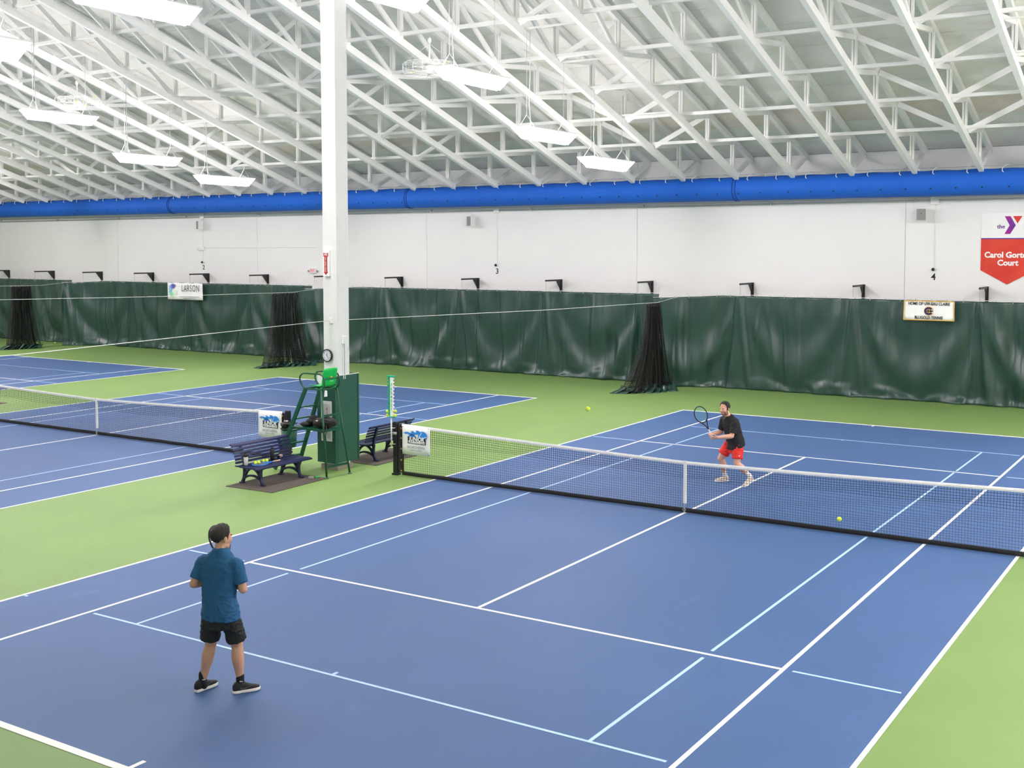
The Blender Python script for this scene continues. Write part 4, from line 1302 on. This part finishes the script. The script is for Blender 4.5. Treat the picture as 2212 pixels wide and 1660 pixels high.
# ------------------------------------------------------------------ balls about the hall
tball((0.588, -4.535, 2.412), 'tennis ball flying above the net left of the far player')
tball((3.585, -2.768, 0.893), 'tennis ball flying low in front of the net on the right')
for p, lb in (((-25.3, 15.05, 0.034), 'tennis ball lying at the edge of the net skirt left of the white column'),
              ((-44.6, 16.65, 0.034), 'leftmost of the tennis balls by the bunched net near the left edge'),
              ((-43.9, 16.45, 0.034), 'second tennis ball from the left edge by the curtain'),
              ((-40.45, 14.0, 0.034), 'tennis ball in front of the bunched net near the left edge'),
              ((-41.6, 16.2, 0.034), 'right one of two balls behind the bunched net near the left edge'),
              ((-41.9, 16.0, 0.034), 'left one of two balls behind the bunched net near the left edge'),
              ((-41.2, 16.9, 0.034), 'tennis ball right of the bunched net near the left edge')):
    tball(p, lb, 'balls lying by the divider nets')
for x, z, lb in ((-16.95, 6.22, 'near wall number three'), (-7.0, 6.27, 'above the bunched net by the far player'), (0.85, 6.30, 'near wall number four'), (-42.1, 6.13, 'at the left edge')):
    tball((x, YW - 0.05, z), 'ball on the wall pipe under the duct, %s' % lb, 'balls on the wall pipe')
FX, FY, FZ = -10.78, 6.93, 9.49
fan(FX, FY, FZ, ZB(FY) + 0.02, 'white ceiling fan in a wire cage right of the column')
for i, (dx, dy, dz) in enumerate(((-0.35, -0.35, -0.125), (-0.2, 0.1, 0.175), (0.1, 0.2, 0.175), (0.42, 0.3, 0.175))):
    tball((FX + dx, FY + dy, FZ + dz), 'ball on the fan cage right of the column, %s from its left' % ORD[i], 'balls on the fan cages')
GX, GY, GZ = -25.75, 6.98, 9.56
fan(GX, GY, GZ, ZB(GY) + 0.02, 'white ceiling fan in a wire cage left of the column')
for i, (dx, dy, dz) in enumerate(((-0.55, 0.0, 0.175), (-0.3, 0.4, 0.175), (-0.2, -0.35, -0.125), (0.1, -0.1, 0.03), (0.15, 0.05, -0.12), (0.5, 0.3, 0.175), (0.55, -0.1, -0.125))):
    tball((GX + dx, GY + dy, GZ + dz), 'ball on the fan cage left of the column, %s from its left' % ORD[i], 'balls on the fan cages')
# ------------------------------------------------------------------ people
mat('skin_a', (206, 158, 130), 0.55, var=0.06, vscale=14, spec=0.4)
mat('skin_b', (226, 172, 144), 0.55, var=0.06, vscale=14, spec=0.4)
mat('hair_dark', (44, 34, 28), 0.55, var=0.35, vscale=60, bump=0.6, bscale=180)
mat('hair_black', (34, 27, 25), 0.5, var=0.35, vscale=60, bump=0.6, bscale=180)
mat('stubble', (150, 108, 88), 0.8, var=0.2, vscale=90)
mat('tee_blue', (34, 92, 136), 0.85, var=0.10, vscale=24, bump=0.15, bscale=240)
mat('tee_black', (30, 29, 30), 0.85, var=0.12, vscale=24, bump=0.15, bscale=240)
mat('shorts_black', (26, 25, 26), 0.7, var=0.12, vscale=16, bump=0.2, bscale=120)
mat('shorts_red', (232, 44, 34), 0.65, var=0.06, vscale=10, bump=0.15, bscale=120)
mat('sock_black', (26, 26, 28), 0.85, var=0.1, vscale=40)
mat('sock_white', (236, 234, 230), 0.85, var=0.04, vscale=40)
mat('shoe_black', (30, 30, 32), 0.7, var=0.2, vscale=40, bump=0.3, bscale=300)
mat('shoe_cream', (226, 208, 186), 0.7, var=0.1, vscale=20)
mat('sole_white', (240, 234, 228), 0.6, var=0.04, vscale=20)
mat('swoosh_grey', (84, 84, 88), 0.5)
mat('eye_white', (238, 236, 232), 0.3)
mat('eye_dark', (30, 22, 18), 0.3)
mat('lip', (190, 104, 96), 0.5)
mat('teeth', (240, 238, 232), 0.4)

def chain(mb, pts, rad, n=16, flat=False):
    """closed tube with rounded ends through pts"""
    pts = [Vector(p) for p in pts]
    P, Rr = [], []
    # resample smoothly (Catmull-Rom)
    K = 4
    for i in range(len(pts) - 1):
        p0, p1, p2, p3 = pts[max(i - 1, 0)], pts[i], pts[i + 1], pts[min(i + 2, len(pts) - 1)]
        r0, r1, r2_, r3 = rad[max(i - 1, 0)], rad[i], rad[i + 1], rad[min(i + 2, len(pts) - 1)]
        for k in range(K):
            t = k / K
            f = lambda a, b, c, d: 0.5 * ((2 * b) + (c - a) * t + (2 * a - 5 * b + 4 * c - d) * t * t + (3 * b - a - 3 * c + d) * t ** 3)
            P.append(Vector(tuple(f(p0[q], p1[q], p2[q], p3[q]) for q in range(3))))
            Rr.append(max(0.002, f(r0, r1, r2_, r3)))
    P.append(pts[-1])
    Rr.append(rad[-1])
    d0, d1 = (P[0] - P[1]).normalized(), (P[-1] - P[-2]).normalized()
    pre = [(P[0] + d0 * Rr[0] * s, Rr[0] * c) for s, c in ((0.98, 0.15), (0.8, 0.6), (0.45, 0.89))]
    post = [] if flat else [(P[-1] + d1 * Rr[-1] * s, Rr[-1] * c) for s, c in ((0.45, 0.89), (0.8, 0.6), (0.98, 0.15))]
    allp = [p for p, _ in pre] + P + [p for p, _ in post]
    allr = [r for _, r in pre] + Rr + [r for _, r in post]
    return mb.tube(allp, allr, n)

def loft(mb, rings, n=26):
    """rings: (centre, half-width vector, half-depth vector)"""
    vs = []
    for c, a, b in rings:
        c, a, b = Vector(c), Vector(a), Vector(b)
        for j in range(n):
            q = 2 * math.pi * j / n
            cs, sn = math.cos(q), math.sin(q)
            # slightly squared ellipse
            k = 0.82
            x = math.copysign(abs(cs) ** k, cs)
            y = math.copysign(abs(sn) ** k, sn)
            vs.append(c + a * x + b * y)
    fs = [(i * n + j, i * n + (j + 1) % n, (i + 1) * n + (j + 1) % n, (i + 1) * n + j) for i in range(len(rings) - 1) for j in range(n)]
    fs.append(tuple(range(n))[::-1])
    fs.append(tuple((len(rings) - 1) * n + j for j in range(n)))
    return mb.add(vs, fs)

def fuse(mb, name, material, parent, vox, smooth=4, wrinkle=0.0, wscale=6.0, seed=0, fold=None):
    me = mb.mesh('src', material)
    o = bpy.data.objects.new('src', me)
    COL.objects.link(o)
    r = o.modifiers.new('r', 'REMESH')
    r.mode = 'VOXEL'
    r.voxel_size = vox
    if smooth:
        s = o.modifiers.new('s', 'SMOOTH')
        s.factor = 0.5
        s.iterations = smooth
    dg = bpy.context.evaluated_depsgraph_get()
    m2 = bpy.data.meshes.new_from_object(o.evaluated_get(dg))
    bpy.data.objects.remove(o)
    if wrinkle:
        nr = [v.normal.copy() for v in m2.vertices]
        for v, nn in zip(m2.vertices, nr):
            p = v.co
            w = noise.noise((p.x * wscale + seed, p.y * wscale, p.z * wscale * 0.55))
            w2 = noise.noise((p.x * wscale * 2.3, p.y * wscale * 2.3 + seed, p.z * wscale * 1.6))
            cr = noise.noise((p.x * 5 + p.z * 5 + seed, p.y * 5, p.z * 9 - p.x * 5))
            cr2 = noise.noise((p.x * 7 - p.z * 3, p.y * 7 + seed, p.z * 12 + p.x * 6))
            w = (1 - abs(w) * 2) * 0.45 + w2 * 0.35 + 0.9 * max(0, 1 - abs(cr) * 6) + 0.6 * max(0, 1 - abs(cr2) * 6)
            amp = wrinkle * (fold(p) if fold else 1.0)
            v.co = p + nn * amp * w
    m2.materials.clear()
    m2.materials.append(MATS[material])
    m2.polygons.foreach_set('use_smooth', [True] * len(m2.polygons))
    m2.name = name
    return put(name, m2, parent)

def frame(fw, up=(0, 0, 1)):
    """matrix whose columns are right, forward, up"""
    f = Vector(fw).normalized()
    r = f.cross(Vector(up)).normalized()
    u = r.cross(f)
    return Matrix((r, f, u)).transposed().to_4x4()

HS = 1.09
def head(mb, c, F):
    """adds the head to the body mesh; F is the head frame, c its centre"""
    M3 = F.to_3x3()
    T = lambda x, y, z: Vector(c) + M3 @ (Vector((x, y, z)) * HS)
    B = lambda p, r: mb.ball(T(*p), tuple(q * HS for q in r), 20, 14, F)
    B((0, -0.012, 0.034), (0.074, 0.094, 0.083))
    B((0, 0.022, -0.02), (0.066, 0.072, 0.08))
    B((0, 0.034, -0.052), (0.053, 0.056, 0.062))
    B((0, 0.068, -0.098), (0.026, 0.02, 0.02))
    for s in (-1, 1):
        B((s * 0.036, 0.058, -0.028), (0.026, 0.026, 0.028))
        B((s * 0.03, 0.079, 0.026), (0.03, 0.012, 0.01))
        B((s * 0.076, -0.008, -0.008), (0.010, 0.02, 0.033))
        B((s * 0.046, 0.025, -0.075), (0.02, 0.032, 0.022))
        B((s * 0.012, 0.098, -0.033), (0.009, 0.01, 0.008))
    chain(mb, [T(0, 0.086, 0.018), T(0, 0.099, -0.008), T(0, 0.108, -0.03)], [0.008, 0.010, 0.0125], 10)
    B((0, 0.087, -0.058), (0.025, 0.010, 0.007))
    B((0, 0.084, -0.071), (0.021, 0.010, 0.008))

def face(parent, c, F, beard=False, smile=False, hairmat='hair_dark'):
    M3 = F.to_3x3()
    T = lambda x, y, z: Vector(c) + M3 @ (Vector((x, y, z)) * HS)
    for s in (-1, 1):
        e = MB().ball(T(s * 0.031, 0.0715, 0.006), (0.0115, 0.011, 0.006), 12, 8, F).build('eye', 'eye_white', parent, True)
        MB().ball(T(s * 0.031, 0.0795, 0.006), (0.0065, 0.005, 0.0062), 10, 6, F).build('iris', 'eye_dark', e, True)
        MB().ball(T(s * 0.032, 0.0815, 0.027), (0.021, 0.0085, 0.0055), 10, 6, F).build('eyebrow', hairmat, parent, True)
    m = MB().ball(T(0, 0.094, -0.064), (0.024, 0.006, 0.009 if smile else 0.005), 12, 6, F).build('mouth', 'lip', parent, True)
    if smile:
        MB().ball(T(0, 0.098, -0.0625), (0.016, 0.0035, 0.003), 12, 6, F).build('teeth', 'teeth', m, True)
    if beard:
        me = beard.data
        me.materials.append(MATS['stubble'])
        inv = M3.transposed()
        for pl in me.polygons:
            q = inv @ (pl.center - Vector(c)) / HS
            jaw = -0.125 < q.z < -0.046 and q.y > -0.01 + max(0, -0.09 - q.z) * 1.2
            lips = abs(q.x) < 0.031 and q.z > -0.076 and q.y > 0.06
            tash = abs(q.x) < 0.03 and -0.056 < q.z < -0.044 and q.y > 0.075
            burn = abs(q.x) > 0.05 and -0.05 < q.z < 0.0 and 0.0 < q.y < 0.035
            if (jaw and not lips) or tash or burn:
                pl.material_index = 1

def hair(parent, c, F, material, puff=0.0, back=-50, front=34, seed=1):
    M3 = F.to_3x3()
    P = []
    n, m = 72, 26
    for i in range(n + 1):
        a = 2 * math.pi * i / n          # 0 = right ear, 90 deg = face
        sa = math.sin(a)
        if sa >= 0:
            lim = -8 + (front + 8) * min(1, max(0, (sa - 0.35) / 0.4))
            if 0.12 < sa < 0.4:
                lim -= 22
        else:
            lim = -8 + (back + 8) * min(1, -sa * 1.3)
        lim += 5 * noise.noise((math.cos(a) * 6, sa * 6, seed))
        row = []
        for j in range(m + 1):
            e = R_(90 + (lim - 90) * j / m)
            d = Vector((math.cos(e) * math.cos(a), math.cos(e) * sa, math.sin(e)))
            rr = 1 + 0.05 * noise.noise((d.x * 9 + seed, d.y * 9, d.z * 5)) + 0.035 * noise.noise((d.x * 24, d.y * 24 + seed, d.z * 12))
            edge = 1 - 0.05 * (j / m) ** 6
            q = Vector((d.x * 0.087, d.y * 0.108, d.z * (0.094 + puff * max(0, 0.4 + d.y)))) * rr * edge
            row.append(Vector(c) + M3 @ ((q + Vector((0, -0.014, 0.034))) * HS))
        P.append(row)
    o = MB().grid(P).build('hair', material, parent, True)
    md = o.modifiers.new('thickness', 'SOLIDIFY')
    md.thickness = 0.014
    md.offset = -1
    return o

def hand_to(mb, w, d, nrm, side, curl=0.35, spread=0.10, ln=1.0):
    """palm and five fingers: w wrist, d towards the fingertips, nrm out of the palm, side towards the thumb"""
    w, d = Vector(w), Vector(d).normalized()
    nrm = (Vector(nrm) - d * d.dot(Vector(nrm))).normalized()
    sd = d.cross(nrm)
    if sd.dot(Vector(side)) < 0:
        sd = -sd
    F = Matrix((sd, d, nrm)).transposed().to_4x4()
    mb.ball(w + d * 0.048, (0.041, 0.05, 0.0155), 18, 12, F)
    mb.ball(w + d * 0.03 + sd * 0.022 - nrm * 0.0 + nrm * 0.006, (0.02, 0.03, 0.016), 14, 10, F)
    for k, (o, l) in enumerate(((0.031, 0.070), (0.0105, 0.079), (-0.0105, 0.073), (-0.031, 0.058))):
        p = w + d * (0.082 - 0.004 * abs(k - 1.3)) + sd * o
        dd = (d + sd * spread * (1.5 - k)).normalized()
        pts = [p - dd * 0.02, p]
        ang = 0.0
        for q, f in enumerate((0.45, 0.31, 0.24)):
            ang += curl * (0.8 if q == 0 else 1.1)
            dq = (dd * math.cos(ang) + nrm * math.sin(ang)).normalized()
            p = p + dq * l * f * ln
            pts.append(p)
        chain(mb, pts, [0.0095, 0.009, 0.0085, 0.0078, 0.0068], 10)
    p = w + d * 0.028 + sd * 0.032
    d1 = (d * 0.65 + sd * 0.65 + nrm * 0.35).normalized()
    d2 = (d * 0.9 + sd * 0.25 + nrm * (0.3 + 0.4 * curl)).normalized()
    chain(mb, [p - d1 * 0.015, p, p + d1 * 0.036, p + d1 * 0.036 + d2 * 0.03], [0.013, 0.012, 0.0105, 0.008], 10)

def shoe(parent, heel, toe, upper, sole, pitch=0.0, ln=0.29, mark=None):
    heel, toe = Vector(heel), Vector(toe)
    d = toe - heel
    rz = math.atan2(d.y, d.x)
    o = bpy.data.objects.new('shoe', None)
    k = ln / 0.29
    outl = [(0.0, -0.026), (0.03, -0.035), (0.1, -0.034), (0.17, -0.045), (0.235, -0.043), (0.275, -0.026), (0.292, 0.0), (0.275, 0.026), (0.235, 0.043), (0.17, 0.045), (0.1, 0.034), (0.03, 0.035), (0.0, 0.026), (-0.006, 0)]
    mb = MB()
    rings = []
    for x, zc, h, w in ((0.0, 0.055, 0.035, 0.024), (0.02, 0.065, 0.05, 0.034), (0.06, 0.072, 0.056, 0.037), (0.10, 0.066, 0.05, 0.037), (0.14, 0.056, 0.038, 0.039), (0.19, 0.047, 0.028, 0.041), (0.24, 0.042, 0.02, 0.036), (0.275, 0.038, 0.013, 0.022)):
        rings.append((Vector((x * k, 0, zc)), Vector((0, w, 0)), Vector((0, 0, h))))
    loft(mb, rings, 18)
    mt = Matrix.Translation(heel) @ Matrix.Rotation(rz, 4, 'Z') @ Matrix.Translation((0.2 * k, 0, 0)) @ Matrix.Rotation(pitch, 4, 'Y') @ Matrix.Translation((-0.2 * k, 0, 0))
    u = mb.build('shoe', upper, parent, True)
    u.matrix_local = mt
    MB().prism([(x * k, y * 1.03) for x, y in outl], (0, 0, 0.03), a=(1, 0, 0), b=(0, 1, 0), c=(0, 0, 0.002)).build('sole', sole, u, bevel=0.006)
    lc = MB()
    for i in range(5):
        x = (0.105 + i * 0.022) * k
        z = 0.112 - i * 0.0115
        lc.tube([(x, -0.02, z - 0.004), (x, 0, z + 0.006), (x, 0.02, z - 0.004)], 0.003, 5)
    lc.build('laces', upper, u)
    if mark:
        for s in (-1, 1):
            MB().prism([(0.06 * k, 0.052), (0.085 * k, 0.040), (0.12 * k, 0.045), (0.19 * k, 0.068), (0.12 * k, 0.056), (0.088 * k, 0.053), (0.07 * k, 0.066)], (0, s * 0.003, 0), a=(1, 0, 0), b=(0, 0, 1), c=(0, s * 0.0385, 0)).build('side_mark', mark, u)
    return mt

VR = math.atan2(-math.sin(YAW), math.cos(YAW))     # the persons' local x runs along the picture, y away from the viewer

# ---- near player, seen from behind
t = thing('person', 'man in a blue t-shirt and black shorts seen from behind, holding a racket', 'person', (-0.55, -10.1, 0.004), VR)
NP = t
b = MB()
HC, HF = Vector((-0.066, 0.035, 1.636)), frame((0.66, 0.75, -0.06))
head(b, HC, HF)
chain(b, [(-0.075, 0.015, 1.44), (-0.075, 0.022, 1.52), (-0.064, 0.035, 1.60)], [0.072, 0.064, 0.062])
r_, f_ = Vector((0.96, -0.27, 0)), Vector((0.27, 0.96, 0))
def tor(x, y, z, w, d, rr=r_, ff=f_):
    return (Vector((x, y, z)), rr * w, ff * d)
loft(b, [tor(-0.085, 0, 0.84, 0.15, 0.10), tor(-0.085, 0, 1.0, 0.135, 0.095), tor(-0.09, 0.01, 1.25, 0.155, 0.10), tor(-0.09, 0.01, 1.40, 0.15, 0.09), tor(-0.085, 0.015, 1.47, 0.09, 0.07)])
LS, RS = Vector((-0.272, 0.055, 1.372)), Vector((0.106, -0.04, 1.365))
LE, RE = Vector((-0.362, 0.02, 1.15)), Vector((0.172, -0.055, 1.115))
LWr, RWr = Vector((-0.19, 0.24, 1.13)), Vector((0.03, 0.20, 1.13))
for S, E, W in ((LS, LE, LWr), (RS, RE, RWr)):
    chain(b, [S, S.lerp(E, 0.5), E], [0.052, 0.046, 0.042])
    mid = E.lerp(W, 0.35)
    chain(b, [E, mid, W], [0.043, 0.044, 0.029])
hand_to(b, RWr, (-0.55, 0.75, 0.1), (-0.75, -0.45, 0.1), (0.1, 0.1, 1), 0.75, 0.03)
hand_to(b, LWr, (0.5, 0.7, 0.25), (0.7, -0.5, 0.0), (0, 0.1, 1), 0.6, 0.05)
LH, RH = Vector((-0.165, 0.02, 0.86)), Vector((0.0, -0.025, 0.86))
LK, RK = Vector((-0.205, 0.06, 0.50)), Vector((0.082, 0.02, 0.50))
LA, RA = Vector((-0.298, 0.075, 0.10)), Vector((0.105, 0.025, 0.10))
for Hh, K_, A in ((LH, LK, LA), (RH, RK, RA)):
    chain(b, [Hh, Hh.lerp(K_, 0.5), K_], [0.088, 0.078, 0.06])
    cal = K_.lerp(A, 0.33) + Vector((0.0, -0.016, 0))
    chain(b, [K_, cal, K_.lerp(A, 0.68), A, A - Vector((0, 0, 0.04))], [0.058, 0.064, 0.046, 0.035, 0.036])
fuse(b, 'body', 'skin_a', t, 0.0055, 5)
face(t, HC, HF, False, False, 'hair_dark')
hair(t, HC, HF, 'hair_dark', 0.014, -60, 36, 3)
s = MB()
loft(s, [tor(-0.078, 0.0, 0.795, 0.204, 0.14), tor(-0.08, 0.0, 0.90, 0.196, 0.134), tor(-0.092, 0.005, 1.02, 0.176, 0.12), tor(-0.09, 0.01, 1.16, 0.186, 0.124), tor(-0.088, 0.01, 1.28, 0.2, 0.125),
         tor(-0.085, 0.01, 1.37, 0.195, 0.112), tor(-0.08, 0.012, 1.43, 0.165, 0.092), tor(-0.078, 0.013, 1.475, 0.122, 0.082), tor(-0.076, 0.015, 1.515, 0.08, 0.075), tor(-0.075, 0.018, 1.535, 0.072, 0.07)])
for S, E in ((LS, LE), (RS, RE)):
    In = S.lerp(Vector((-0.085, 0.01, 1.38)), 0.35)
    chain(s, [In, S, S.lerp(E, 0.35), S.lerp(E, 0.74)], [0.08, 0.07, 0.067, 0.066], flat=True)
fuse(s, 't_shirt', 'tee_blue', t, 0.008, 9, 0.008, 6.5, 2, lambda p: 0.55 + 1.6 * max(0, 1.2 - p.z))
s = MB()
loft(s, [tor(-0.085, 0.0, 0.70, 0.165, 0.122), tor(-0.085, 0, 0.80, 0.182, 0.122), tor(-0.085, 0, 0.92, 0.172, 0.115)])
for Hh, K_, o in ((LH, LK, -0.012), (RH, RK, 0.012)):
    q = Hh.lerp(K_, 0.84)
    chain(s, [Hh, Hh.lerp(K_, 0.4) + Vector((o, 0, 0)), q + Vector((o, 0, 0))], [0.1, 0.098, 0.098], flat=True)
fuse(s, 'shorts', 'shorts_black', t, 0.007, 2, 0.008, 7, 5)
for A, hl, te in ((LA, (-0.358, 0.012, 0), (-0.2, 0.244, 0)), (RA, (0.04, -0.02, 0), (0.30, 0.125, 0))):
    shoe(t, hl, te, 'shoe_black', 'sole_white', 0, 0.29, 'swoosh_grey')
    k = MB()
    chain(k, [A + Vector((0.0, 0, 0.075)), A, A - Vector((-0.005, -0.005, 0.045))], [0.043, 0.042, 0.044], 14)
    so = k.build('sock', 'sock_black', t, True)
    MB().box(A + Vector((0.02, -0.042, 0.03)), (0.03, 0.006, 0.006)).build('sock_mark', 'sole_white', so)
rk = thing('tennis_racket', 'black tennis racket held up in front of the man in blue', 'racket', (0, 0, 0), 0)
base = Matrix.Translation((-0.55, -10.1, 0.004)) @ Matrix.Rotation(VR, 4, 'Z')
ax = Vector((-0.42, 0.12, 0.90)).normalized()
xv = Vector((0.45, 0.88, 0.1))
xv = (xv - ax * xv.dot(ax)).normalized()
yv = ax.cross(xv)
butt = Vector((-0.195, 0.42, 1.505)) - ax * 0.52
rk.matrix_world = base @ Matrix.Translation(butt) @ Matrix((xv, yv, ax)).transposed().to_4x4()
racket(rk, 'racket_black', 'string_white', 'grip_white')

# ---- far player, leaning forward to the left
t = thing('person', 'smiling man in a black t-shirt and red shorts leaning forward behind the net', 'person', (-0.2, 2.8, 0.004), VR)
b = MB()
HC, HF = Vector((-0.225, -0.02, 1.498)), frame((-0.70, -0.70, -0.12))
head(b, HC, HF)
chain(b, [(-0.135, 0.0, 1.28), (-0.165, -0.005, 1.36), (-0.2, -0.01, 1.43)], [0.07, 0.06, 0.056])
r_, f_ = Vector((-0.5, 0.86, 0)), Vector((-0.80, -0.46, -0.38))
tor2 = lambda x, y, z, w, d: (Vector((x, y, z)), r_ * w, f_ * d)
loft(b, [tor2(-0.02, 0, 0.74, 0.15, 0.10), tor2(-0.03, 0, 0.88, 0.135, 0.095), tor2(-0.07, 0, 1.08, 0.15, 0.1), tor2(-0.115, 0, 1.24, 0.15, 0.09), tor2(-0.145, 0, 1.32, 0.09, 0.07)])
LS, RS = Vector((-0.04, -0.165, 1.25)), Vector((-0.215, 0.155, 1.25))
LE, RE = Vector((-0.12, -0.235, 0.985)), Vector((-0.26, 0.17, 1.0))
LWr, RWr = Vector((-0.40, -0.30, 0.968)), Vector((-0.452, -0.02, 0.995))
for S, E, W in ((LS, LE, LWr), (RS, RE, RWr)):
    chain(b, [S, S.lerp(E, 0.5), E], [0.055, 0.049, 0.044])
    chain(b, [E, E.lerp(W, 0.35), W], [0.045, 0.046, 0.03])
hand_to(b, LWr, (-0.95, -0.1, -0.06), (-0.15, 0.75, 0.5), (-0.2, 0.2, 1), 0.16, 0.16, 1.05)
hand_to(b, RWr, (-0.5, -0.8, 0.1), (-0.2, 0.2, -0.9), (-0.6, 0.4, 0.6), 0.85, 0.03)
RH, LH = Vector((-0.10, 0.085, 0.78)), Vector((0.035, -0.085, 0.77))
RK, LK = Vector((-0.265, 0.17, 0.475)), Vector((0.0, -0.165, 0.43))
RA, LA = Vector((-0.155, 0.24, 0.11)), Vector((0.235, -0.215, 0.215))
for Hh, K_, A in ((LH, LK, LA), (RH, RK, RA)):
    chain(b, [Hh, Hh.lerp(K_, 0.5), K_], [0.093, 0.083, 0.063])
    dirk = (A - K_).normalized()
    cal = K_.lerp(A, 0.33) + Vector((0.022, 0.0, -0.01 if dirk.x > 0.3 else 0.0))
    chain(b, [K_, cal, K_.lerp(A, 0.68), A, A + dirk * 0.04], [0.06, 0.066, 0.048, 0.036, 0.037])
bd_ = fuse(b, 'body', 'skin_b', t, 0.0055, 5)
face(t, HC, HF, bd_, True, 'hair_black')
hair(t, HC, HF, 'hair_black', 0.012, -46, 40, 9)
s = MB()
loft(s, [tor2(0.0, 0.0, 0.75, 0.21, 0.168), tor2(-0.005, 0, 0.84, 0.196, 0.15), tor2(-0.03, 0, 0.95, 0.182, 0.14), tor2(-0.06, 0, 1.06, 0.186, 0.135), tor2(-0.09, 0, 1.17, 0.2, 0.13),
         tor2(-0.12, 0, 1.26, 0.19, 0.112), tor2(-0.145, 0, 1.325, 0.13, 0.085), tor2(-0.16, -0.003, 1.362, 0.08, 0.07)])
for S, E in ((LS, LE), (RS, RE)):
    In = S.lerp(Vector((-0.1, 0, 1.23)), 0.35)
    chain(s, [In, S, S.lerp(E, 0.45), S.lerp(E, 0.8)], [0.085, 0.075, 0.071, 0.07], flat=True)
fuse(s, 't_shirt', 'tee_black', t, 0.008, 8, 0.006, 6.5, 4, lambda p: 0.25 + min(0.75, max(0, (p.z - 0.82) * 4)))
nk = MB()
nk.tube([HC + Vector((0.06, -0.03, -0.125)), HC + Vector((0.0, -0.075, -0.165)), HC + Vector((-0.035, -0.06, -0.2))], 0.003, 5)
nk.build('necklace', 'brass', t)
s = MB()
loft(s, [tor2(-0.025, 0.0, 0.66, 0.165, 0.125), tor2(-0.025, 0, 0.76, 0.178, 0.125), tor2(-0.02, 0, 0.86, 0.168, 0.118)])
chain(s, [RH, RH.lerp(RK, 0.3), RH.lerp(RK, 0.66)], [0.104, 0.106, 0.106], flat=True)
chain(s, [LH, LH.lerp(LK, 0.3), LH.lerp(LK, 0.72)], [0.104, 0.106, 0.104], flat=True)
so = fuse(s, 'shorts', 'shorts_red', t, 0.007, 2, 0.007, 7, 6)
q = LH.lerp(LK, 0.5) + Vector((0.0, -0.11, -0.01))
MB().prism([(0, 0.012), (0.03, 0.022), (0.014, -0.016), (0.008, -0.014), (0.014, 0.008), (0.0, 0.006)], (0, -0.006, 0), c=q).build('shorts_mark', 'sole_white', so)
for A, hl, te, pt in ((RA, (-0.085, 0.24, 0.0), (-0.345, 0.215, 0.0), 0.0), (LA, (0.335, -0.165, 0.03), (0.13, -0.315, 0.03), 0.42)):
    shoe(t, hl, te, 'shoe_cream', 'sole_white', pt, 0.29, 'sole_white')
    K_ = RK if A is RA else LK
    dk = (K_ - A).normalized()
    k = MB()
    chain(k, [A + dk * 0.11, A + dk * 0.04, A - dk * 0.03], [0.046, 0.043, 0.044], 14)
    k.build('sock', 'sock_white', t, True)
rk = thing('tennis_racket', 'black tennis racket with pale strings held by the man in black', 'racket', (0, 0, 0), 0)
base = Matrix.Translation((-0.2, 2.8, 0.004)) @ Matrix.Rotation(VR, 4, 'Z')
ax = Vector((-0.47, -0.05, 0.88)).normalized()
xv = Vector((0.9, 0.25, 0.3))
xv = (xv - ax * xv.dot(ax)).normalized()
yv = ax.cross(xv)
butt = Vector((-0.70, -0.08, 1.385)) - ax * 0.52
rk.matrix_world = base @ Matrix.Translation(butt) @ Matrix((xv, yv, ax)).transposed().to_4x4()
racket(rk, 'racket_black', 'string_teal', 'grip_white')
